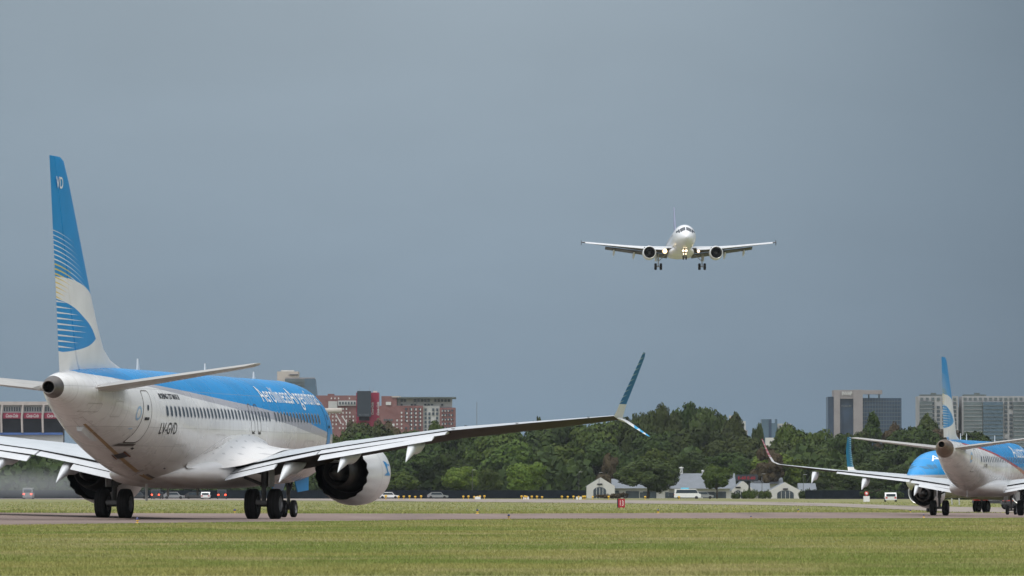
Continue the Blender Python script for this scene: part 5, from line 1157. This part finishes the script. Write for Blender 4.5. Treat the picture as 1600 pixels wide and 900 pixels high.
for (px, top, w, D, kd, fo, lab) in [
 (825, 714, 72, 1285, 'round', 'light_foliage', 'bright green rounded tree standing alone in front of the dark row'),
 (765, 726, 52, 1300, 'round', 'mid_foliage', 'small dark round tree left of the bright lone tree'),
 (720, 728, 62, 1320, 'broad', 'light_foliage', 'spreading bright green tree under the outer wing left of the lone tree'),
 (622, 736, 60, 1320, 'broad', 'mid_foliage', 'small green tree right beside the near engine'),
 (1012, 716, 88, 1250, 'broad', 'olive_foliage', 'wide airy green tree standing in front of the white houses'),
 (1120, 727, 50, 1250, 'broad', 'mid_foliage', 'narrow green tree in front of the big grey roof'),
 (1196, 700, 60, 1330, 'loose', 'brown_foliage', 'brown-tinged drooping tree behind the dark sign'),
 (1290, 745, 60, 1290, 'round', 'dark_foliage', 'dark round tree right of the last white house'),
 (1345, 740, 70, 1280, 'broad', 'dark_foliage', 'dark low tree behind the white box on the grass'),
 (950, 706, 40, 1330, 'loose', 'brown_foliage', 'bare-looking brownish tree behind the left white house')]: tree(px, top, w, D, kd, fo, lab, 'trees in front of the dark row')
for i, (px, top, w, D, fo, lab) in enumerate([
 (1172, 762, 30, 1225, 'mid_foliage', 'green bush at the foot of the dark sign post'), (1195, 766, 26, 1225, 'mid_foliage', 'small green bush left of the right gabled house'), (1148, 768, 20, 1225, 'dark_foliage', 'dark bush left of the dark sign post'),
 (968, 770, 40, 1255, 'brown_foliage', 'reddish brown clipped bush beside the left gabled house'), (945, 772, 36, 1255, 'brown_foliage', 'reddish brown bush below the arched window'), (1265, 762, 40, 1240, 'dark_foliage', 'dark bush right of the right gabled house'), (1300, 758, 60, 1240, 'dark_foliage', 'wide dark bush between the last house and the white box'), (1375, 764, 80, 1200, 'dark_foliage', 'dark bushes behind the white car'),
 (1500, 768, 80, 1100, 'dark_foliage', 'dark bush seen under the rear jet belly'), (690, 764, 70, 1310, 'mid_foliage', 'low green bush under the wing by the lamp post'), (560, 764, 60, 1310, 'dark_foliage', 'low dark bush left of the near engine'), (870, 766, 60, 1300, 'dark_foliage', 'low dark bush right of the lone bright tree')]): tree(px, top, w, D, 'bush', fo, lab, 'bushes along the airfield edge')

# undergrowth: the unbroken dark mass below and between the crowns
def undergrowth():
    n = 60000; g = np.random.default_rng(5)
    px = -150 + 1900 * g.random(n); D = 1395 + 260 * g.random(n); top = (5.5 + 3.5 * np.sin(px * .031) + 2.0 * np.sin(px * .11 + 2)) + 3.0
    zz = np.array([gz(0, 1400)] * n) - .5 + top * g.random(n) ** .7; x = (px - 800) / FP * D
    P0 = np.c_[x, D, zz]; d = g.normal(0, 1, (n, 3)); d[:, 1] -= .8; d[:, 2] += .5; d /= np.linalg.norm(d, axis=1)[:, None]
    t1 = np.cross(d, g.normal(0, 1, (n, 3))); t1 /= np.linalg.norm(t1, axis=1)[:, None]; t2 = np.cross(d, t1); sz = (.45 + .55 * g.random(n))[:, None]
    V = np.stack([P0 - t1 * sz - t2 * sz, P0 + t1 * sz - t2 * sz * .7, P0 + t1 * sz * .8 + t2 * sz, P0 - t1 * sz * .7 + t2 * sz], 1).reshape(-1, 3).astype(np.float32)
    me = bpy.data.meshes.new('undergrowth'); me.vertices.add(4 * n); me.vertices.foreach_set('co', V.ravel()); me.loops.add(4 * n); me.loops.foreach_set('vertex_index', np.arange(4 * n, dtype=np.int32))
    me.polygons.add(n); me.polygons.foreach_set('loop_start', np.arange(0, 4 * n, 4, dtype=np.int32)); me.polygons.foreach_set('loop_total', np.full(n, 4, dtype=np.int32)); me.update(); me.materials.append(FOL['dark_foliage'])
    o = bpy.data.objects.new('undergrowth', me); COL.objects.link(o); tag(o, 'dark undergrowth filling the space below the tree crowns', 'undergrowth', kind='stuff')
undergrowth()

# ------------------------------------------------------------------ perimeter fence
def fence(px0, px1, D, label):
    a, b = drop(px0, D), drop(px1, D); r = empty('perimeter_fence', a); tag(r, label, 'fence'); n = max(2, int((px1 - px0) / 14)); H = 1.9
    m = MB(); m.box(((b.x - a.x) / 2, 0, H / 2 - .1 + (b.z - a.z) / 2), (b.x - a.x, .06, H)); m.build('mesh_panel', M['fencenet'], r)
    for i in range(min(n, 90)):
        m = MB() if i == 0 else None; x = (b.x - a.x) * i / (n - 1)
        if i == 0: m.box((0, 0, 0), (.10, .12, H + .3)); p0 = m.build('post', M['fencenet'], r); p = p0
        else: p = p0.copy(); COL.objects.link(p); p.parent = r
        p.location = (x, -.1, H / 2 + (b.z - a.z) * i / (n - 1))
M['fencenet'] = plain('dark_fence_net', (.008, .012, .018), .9, 0, .1, .3, 1)
fence(-60, 915, 1245, 'long dark perimeter fence in front of the trees left of the white houses')
fence(1258, 1660, 1200, 'dark perimeter fence right of the white houses')

# ------------------------------------------------------------------ vehicles and small field objects
VM = dict(white=plain('vehicle_white', (.72, .73, .74), .3, 0, .5, .03, 1), glass=plain('vehicle_glass', (.02, .035, .05), .1, 0, .7, .1, 1), dark=plain('vehicle_dark', (.03, .032, .036), .4, 0, .5, .1, 1), grey=plain('vehicle_grey', (.25, .26, .27), .35, .3, .5, .05, 1), cyan=plain('vehicle_cyan', (.10, .45, .62), .35, 0, .5, .05, 1), red=plain('vehicle_red', (.55, .035, .025), .35, 0, .5, .06, 1), tail=plain('tail_lamp_lit', (.8, .05, .03), .4, 0, .3, .01, 1, ((1, .05, .02), 9)))
def vehicle(name, label, cat, px, D, L, W_, H, body, heading=0, hood=.25, lamps=False, group=None, roof=None):
    """side profile body with cabin glass, wheels, lamps; length along local X"""
    c = drop(px, D); r = empty(name, c, (0, 0, heading)); tag(r, label, cat, group)
    g = .28; hb = H * .52 if hood else H * .45
    prof = [(-L / 2, g), (L / 2, g), (L / 2, hb * .95), (L / 2 - hood * L * .9, hb + .05), (L / 2 - hood * L - H * .28, H), (-L / 2 + (.10 if hood < .2 else .9), H), (-L / 2, hb + .1)]
    m = MB(); n = len(prof); m.add([(x, -W_ / 2, z) for x, z in prof] + [(x, W_ / 2, z) for x, z in prof], [tuple(range(n)), tuple(reversed(range(n, 2 * n)))] + [(i, n + i, n + (i + 1) % n, (i + 1) % n) for i in range(n)]); bd = m.build('body', body, r)
    x0, x1 = -L / 2 + (.35 if hood < .2 else .8), L / 2 - hood * L - H * .15
    for sd in (-1, 1):
        m = MB(); y = sd * (W_ / 2 + .012); q = [(x0, hb + .12), (x1 + .15, hb + .12), (x1 - H * .12, H - .14), (x0 + .15, H - .14)]
        m.add([(x, y, z) for x, z in q] + [(x, y - sd * .03, z) for x, z in q], [(0, 1, 2, 3), (7, 6, 5, 4), (0, 4, 5, 1), (1, 5, 6, 2), (2, 6, 7, 3), (3, 7, 4, 0)]); m.build('side_window', VM['glass'], r)
        for xx in (-L * .33, L * .33):
            m = MB(); m.lathe([(-.11, .001), (-.11, .2), (-.11, .3), (.11, .3), (.11, .2), (.11, .001)], (xx, sd * (W_ / 2 - .08), .3), 'Y', 18); m.build('wheel', M['tyre'], r)
        for e, mt in ((-1, VM['tail'] if lamps else VM['red']),):
            m = MB(); m.box((e * (L / 2 + .01), sd * W_ * .38, hb * .85), (.05, .28, .22)); m.build('tail_lamp', mt, r)
        m = MB(); m.box((L / 2 + .01, sd * W_ * .36, hb * .75), (.05, .25, .16)); m.build('headlight', VM['white'], r)
    m = MB(); m.box((-L / 2 - .005, 0, H * .72), (.03, W_ * .8, H * .28)); m.build('rear_window', VM['glass'], r)
    if roof: m = MB(); m.box((-.1 * L, 0, H + .15), (L * .3, W_ * .6, .3)); m.build('roof_unit', roof, r)
    return r
vehicle('minibus', 'white minibus with dark windows and a blue roof unit in front of the grey-roofed house', 'minibus', 1074, 1215, 5.6, 2.1, 2.05, VM['white'], 0, .08, roof=VM['cyan'])
vehicle('parked_car', 'grey car parked just right of the white minibus', 'car', 1099, 1222, 4.2, 1.8, 1.55, VM['grey'], 0, .25)
vehicle('parked_car', 'white car low on the grass edge left of the rear jet engine', 'car', 1391, 900, 2.0, 1.8, 1.45, VM['white'], pi / 2, .2)
vehicle('parked_car', 'pale car by the fence just right of the near engine', 'car', 608, 1225, 4.2, 1.8, 1.4, VM['white'], 0, .25)
vehicle('parked_car', 'grey car by the fence under the outer right wing', 'car', 684, 1228, 4.4, 1.8, 1.4, VM['grey'], 0, .25)
vehicle('van', 'dark van with lit tail lamps seen under the near fuselage, left one', 'van', 246, 1180, 4.6, 1.9, 2.0, VM['dark'], pi / 2 - .1, .1, True)
vehicle('van', 'dark van with lit tail lamps seen under the near fuselage, by the right main wheels', 'van', 347, 1180, 4.6, 1.9, 2.0, VM['dark'], pi / 2 + .05, .1, True)
vehicle('van', 'grey van with lit tail lamps under the left wing', 'van', 45, 1180, 4.8, 2.0, 2.3, VM['grey'], pi / 2, .1, True)
for px, mt, lab in ((215, 'dark', 'dark car seen between the near left wheels and the drain mast'), (272, 'grey', 'grey car under the middle of the near fuselage'), (306, 'dark', 'dark car under the near belly'), (322, 'white', 'white car under the near belly')):
    vehicle('parked_car', lab, 'car', px, 1190, 4.4, 1.8, 1.45, VM[mt], 0 if px != 322 else pi / 2, .25)
# red and white service vehicles behind the rear jets
def truck(label, px, D, L, cabx, tank):
    c = drop(px, D); r = empty('service_truck', c); tag(r, label, 'truck')
    m = MB(); m.box((0, 0, .75), (L, 2.2, .35)); m.build('chassis', VM['dark'], r)
    m = MB(); m.box((cabx, 0, 1.6), (1.6, 2.2, 1.7), taper=.94); cb = m.build('cab', VM['red'], r)
    for sd in (-1, 1):
        m = MB(); m.box((cabx, sd * 1.105, 1.95), (1.0, .03, .6)); m.build('window', VM['glass'], cb)
        for xx in (-L * .34, L * .34):
            m = MB(); m.lathe([(-.14, .001), (-.14, .28), (-.14, .45), (.14, .45), (.14, .28), (.14, .001)], (xx, sd * .95, .45), 'Y', 18); m.build('wheel', M['tyre'], r)
    m = MB(); x0 = -cabx * .35; m.box((x0, 0, 1.65), (L - 2.0, 2.2, 1.5)); m.build('body', tank, r)
truck('white-bodied service truck with a red cab behind the rear airliner wheels', 1556, 640, 5.2, -1.75, VM['white'])
truck('red service truck behind the rear jet nose wheels', 1589, 610, 3.4, -.7, VM['red'])
# white marker box with a red head
c = drop(1353.5, 900); r = empty('equipment_box', c); tag(r, 'white equipment box topped by a red and white disc on the grass edge', 'box')
m = MB(); m.box((0, 0, .45), (.95, .8, .9)); m.build('cabinet', VM['white'], r); m = MB(); m.lathe([(-.1, .01), (-.1, .33), (.1, .33), (.1, .01)], (0, 0, 1.3), 'Y', 20); m.tube((0, 0, .9), (0, 0, 1.1), .08); m.build('disc', VM['red'], r)
m = MB(); m.lathe([(-.13, .01), (-.13, .18), (-.1, .18)], (0, 0, 1.3), 'Y', 20); m.build('disc_centre', VM['white'], r)
# arched white pipes under the rear belly
for px in (1483.5, 1495):
    c = drop(px, 760); r = empty('pipe_arch', c); tag(r, 'pale bent pipe standing under the rear jet belly, ' + ('left one' if px < 1490 else 'right one'), 'pipe', 'pale bent pipes')
    m = MB(); m.tube((.3, 0, 0), (.25, 0, 1.1), .09, .09); m.tube((.25, 0, 1.1), (0, 0, 1.55), .09, .09); m.tube((0, 0, 1.55), (-.5, 0, 1.6), .09, .09); m.build('pipe', B['pale'], r)
# runway sign 13
c = drop(971, 640); r = empty('runway_sign', c); tag(r, 'red runway sign reading 13 standing in the grass strip', 'sign')
m = MB(); a = CH + (YH - 779.4) / FP * 640 - c.z; m.box((0, 0, a / 2 + .06), (.74, .30, a - .12)); q = m.build('sign_face', M['signface'] if 'signface' in M else VM['red'], r)
q.data.materials[0] = plain('sign_red', (.36, .012, .03), .45, 0, .4, .05, 1)
m = MB(); m.box((-.42, .02, a / 2 + .06), (.12, .36, a - .08)); m.build('side_case', B['dark'], r)
for x in (-.25, .25): m = MB(); m.tube((x, 0, 0), (x, 0, .12), .04); m.build('leg', B['dark'], r)
flat_text('13', VM['white'], q, (.03, -.16, a / 2 + .06), a * .55, .40, bold=.0, depth=.012)
# edge lights and guard lights
def edge_light(px, D, k=1.0):
    global EL
    c = drop(px, D)
    if EL is None:
        r = empty('edge_light', c); m = MB(); m.tube((0, 0, 0), (0, 0, .22), .035, .035); m.lathe([(.0, .16), (.05, .15), (.06, .05)], (0, 0, 0), 'Z', 14); m.build('stem', M['yellow'], r)
        m = MB(); m.lathe([(.2, .09), (.28, .10), (.36, .07), (.40, .01)], (0, 0, 0), 'Z', 14); m.build('lens', plain('blue_lens', (.02, .03, .14), .2, 0, .6, .1, 4), r); m = MB(); m.lathe([(.16, .10), (.2, .12), (.22, .09)], (0, 0, 0), 'Z', 14); m.build('collar', M['yellow'], r); EL = r
    else: r = copy_tree(EL); r.location = c
    r.scale = (k * .55, k * .55, k * .62); return r
EL = None
for px, D, k, lab in ((215, 171, .75, 'tiny blue-topped edge light on the near verge below the near left wheels'), (367, 268, .9, 'yellow edge light in the grass left of the near right main wheels'), (746, 300, 1.0, 'yellow edge light in the grass strip under the outer right wing'), (795, 214, .8, 'yellow and black edge light on the near verge below the lone bright tree'),
    (1028, 345, 1.0, 'yellow edge light in the grass strip right of the 13 sign'), (1247, 398, 1.0, 'yellow edge light in the grass strip below the right white house'), (1443, 325, .9, 'yellow edge light on the near verge below the rear jet engine'), (1173, 258, .6, 'tiny edge light on the near verge below the dark sign'), (1422, 470, 1.1, 'edge light where the grass strip ends left of the rear jet wheels')):
    tag(edge_light(px, D, k), lab, 'edge light', 'taxiway edge lights')
GL = None; cl_n = {}
glx = [603, 623, 631, 640, 649, 658, 724, 732, 741, 746, 750, 757, 815, 820, 823, 831, 839, 847, 878, 887, 896, 904, 911, 914, 926, 951, 1008, 1061]
for i, px in enumerate(glx):
    D = 1130 if px < 800 else 1120 if px < 930 else 1100; c = drop(px, D)
    if GL is None:
        r = empty('approach_light', c); m = MB(); m.tube((0, 0, 0), (0, 0, .5), .09, .09, 8); m.build('post', M['yellow'], r); m = MB(); m.lathe([(.45, .10), (.50, .26), (.78, .28), (.86, .15), (.87, .01)], (0, 0, 0), 'Z', 12); m.build('lamp_head', M['yellow'], r); GL = r
    else: r = copy_tree(GL); r.location = c; r.scale = (.8, .8, random.uniform(.75, .95))
    grp = 'cluster right of the near engine' if px < 700 else 'cluster under the wing tip' if px < 790 else 'cluster below the lone tree' if px < 860 else 'cluster below the left white house' if px < 930 else 'stray one near the 13 sign' if px < 1000 else 'stray one left of the minibus' if px < 1050 else 'one in front of the minibus'
    cl_n[grp] = cl_n.get(grp, 0) + 1
    tag(r, 'yellow approach light, ' + ('the ' + ('first', 'second', 'third', 'fourth', 'fifth', 'sixth', 'seventh')[cl_n[grp] - 1] + ' in the ' if 'stray' not in grp and 'one in' not in grp else '') + grp, 'approach light', 'yellow approach lights')
for px in (746.5, 822, 904.5):
    c = drop(px, 1125); m = MB(); m.box((0, 0, .28), (1.1, .6, .56)); o = m.build('light_cabinet', VM['white']); o.location = c; tag(o, 'low white cabinet among the yellow lights ' + where(px), 'cabinet', 'low white cabinets')
# lamp posts
LP = None
for px, top, D, lab in ((738, 734, 1270, 'slim lamp post under the outer right wing'), (904.5, 737, 1260, 'slim lamp post left of the left white house'), (936, 738, 1262, 'slim lamp post in front of the left white house'), (1190.5, 740, 1238, 'slim lamp post right of the dark electronic sign'), (1255, 741, 1240, 'slim lamp post beside the right white house')):
    c = drop(px, D)
    if LP is None:
        r = empty('lamp_post', c); m = MB(); m.tube((0, 0, 0), (0, 0, 5.6), .06, .04, 8); m.build('pole', M['strut'], r); m = MB(); m.box((.35, 0, 5.65), (.8, .2, .08)); m.build('lamp_head', B['pale'], r); LP = r
    else: r = copy_tree(LP); r.location = c
    r.scale = (1, 1, (CH + (YH - top) / FP * D - c.z) / 5.7); tag(r, lab, 'lamp post', 'lamp posts by the fence')
# service road strip beyond the runway (pale concrete)
m = MB(); vs = []; fs = []; cols = list(range(-100, 1701, 50))
for px in cols:
    for D in (1150, 1175): v = drop(px, D); vs.append((v.x, v.y, v.z + .03))
for i in range(len(cols) - 1): fs.append((2 * i, 2 * i + 2, 2 * i + 3, 2 * i + 1))
m.add(vs, fs, 0, True); tag(m.build('service_road', M['runway']), kind='structure')

# ------------------------------------------------------------------ haze over the field
m = MB(); m.box((0, 1900, 40), (1400, 4200, 140)); hz = m.build('haze', [])
hm = bpy.data.materials.new('haze'); hm.use_nodes = True; nt = hm.node_tree; nt.nodes.clear(); o_ = nt.nodes.new('ShaderNodeOutputMaterial'); pv = nt.nodes.new('ShaderNodeVolumePrincipled')
pv.inputs['Color'].default_value = (.80, .87, .95, 1); pv.inputs['Density'].default_value = .00003; pv.inputs['Anisotropy'].default_value = .2; nt.links.new(pv.outputs[0], o_.inputs['Volume'])
hz.data.materials.append(hm); tag(hz, kind='stuff'); hz.display_type = 'WIRE'

# shimmering exhaust behind the near left engine: a low pale veil lying over the field
m = MB(); c = pt(40, 757, 420); rings = []
for k in range(13):
    t = pi * k / 12; rr = max(.002, sin(t)); rings.append([(cos(2 * pi * i / 24) * rr * 9.0, -cos(t) * 110, sin(2 * pi * i / 24) * rr * 1.5) for i in range(24)])
m.loft(rings); ex = m.build('exhaust_haze', []); ex.location = c
em = bpy.data.materials.new('exhaust_haze'); em.use_nodes = True; nt = em.node_tree; nt.nodes.clear(); o_ = nt.nodes.new('ShaderNodeOutputMaterial'); pv = nt.nodes.new('ShaderNodeVolumePrincipled')
pv.inputs['Color'].default_value = (.86, .88, .92, 1); nt.links.new(pv.outputs[0], o_.inputs['Volume'])
tc_ = nt.nodes.new('ShaderNodeTexCoord'); mp_ = nt.nodes.new('ShaderNodeMapping'); mp_.inputs['Scale'].default_value = (1 / 9.0, 1 / 110.0, 1 / 1.5); nt.links.new(tc_.outputs['Object'], mp_.inputs[0])
ln_ = nt.nodes.new('ShaderNodeVectorMath'); ln_.operation = 'LENGTH'; nt.links.new(mp_.outputs[0], ln_.inputs[0]); mr_ = nt.nodes.new('ShaderNodeMapRange'); mr_.interpolation_type = 'SMOOTHSTEP'
for i_, v_ in enumerate((1.0, .1, 0.0, .0042)): mr_.inputs[i_ + 1].default_value = v_
nt.links.new(ln_.outputs['Value'], mr_.inputs[0]); nt.links.new(mr_.outputs[0], pv.inputs['Density']); ex.data.materials.append(em)
tag(ex, 'pale shimmering exhaust veil drifting behind the near left engine', kind='stuff')
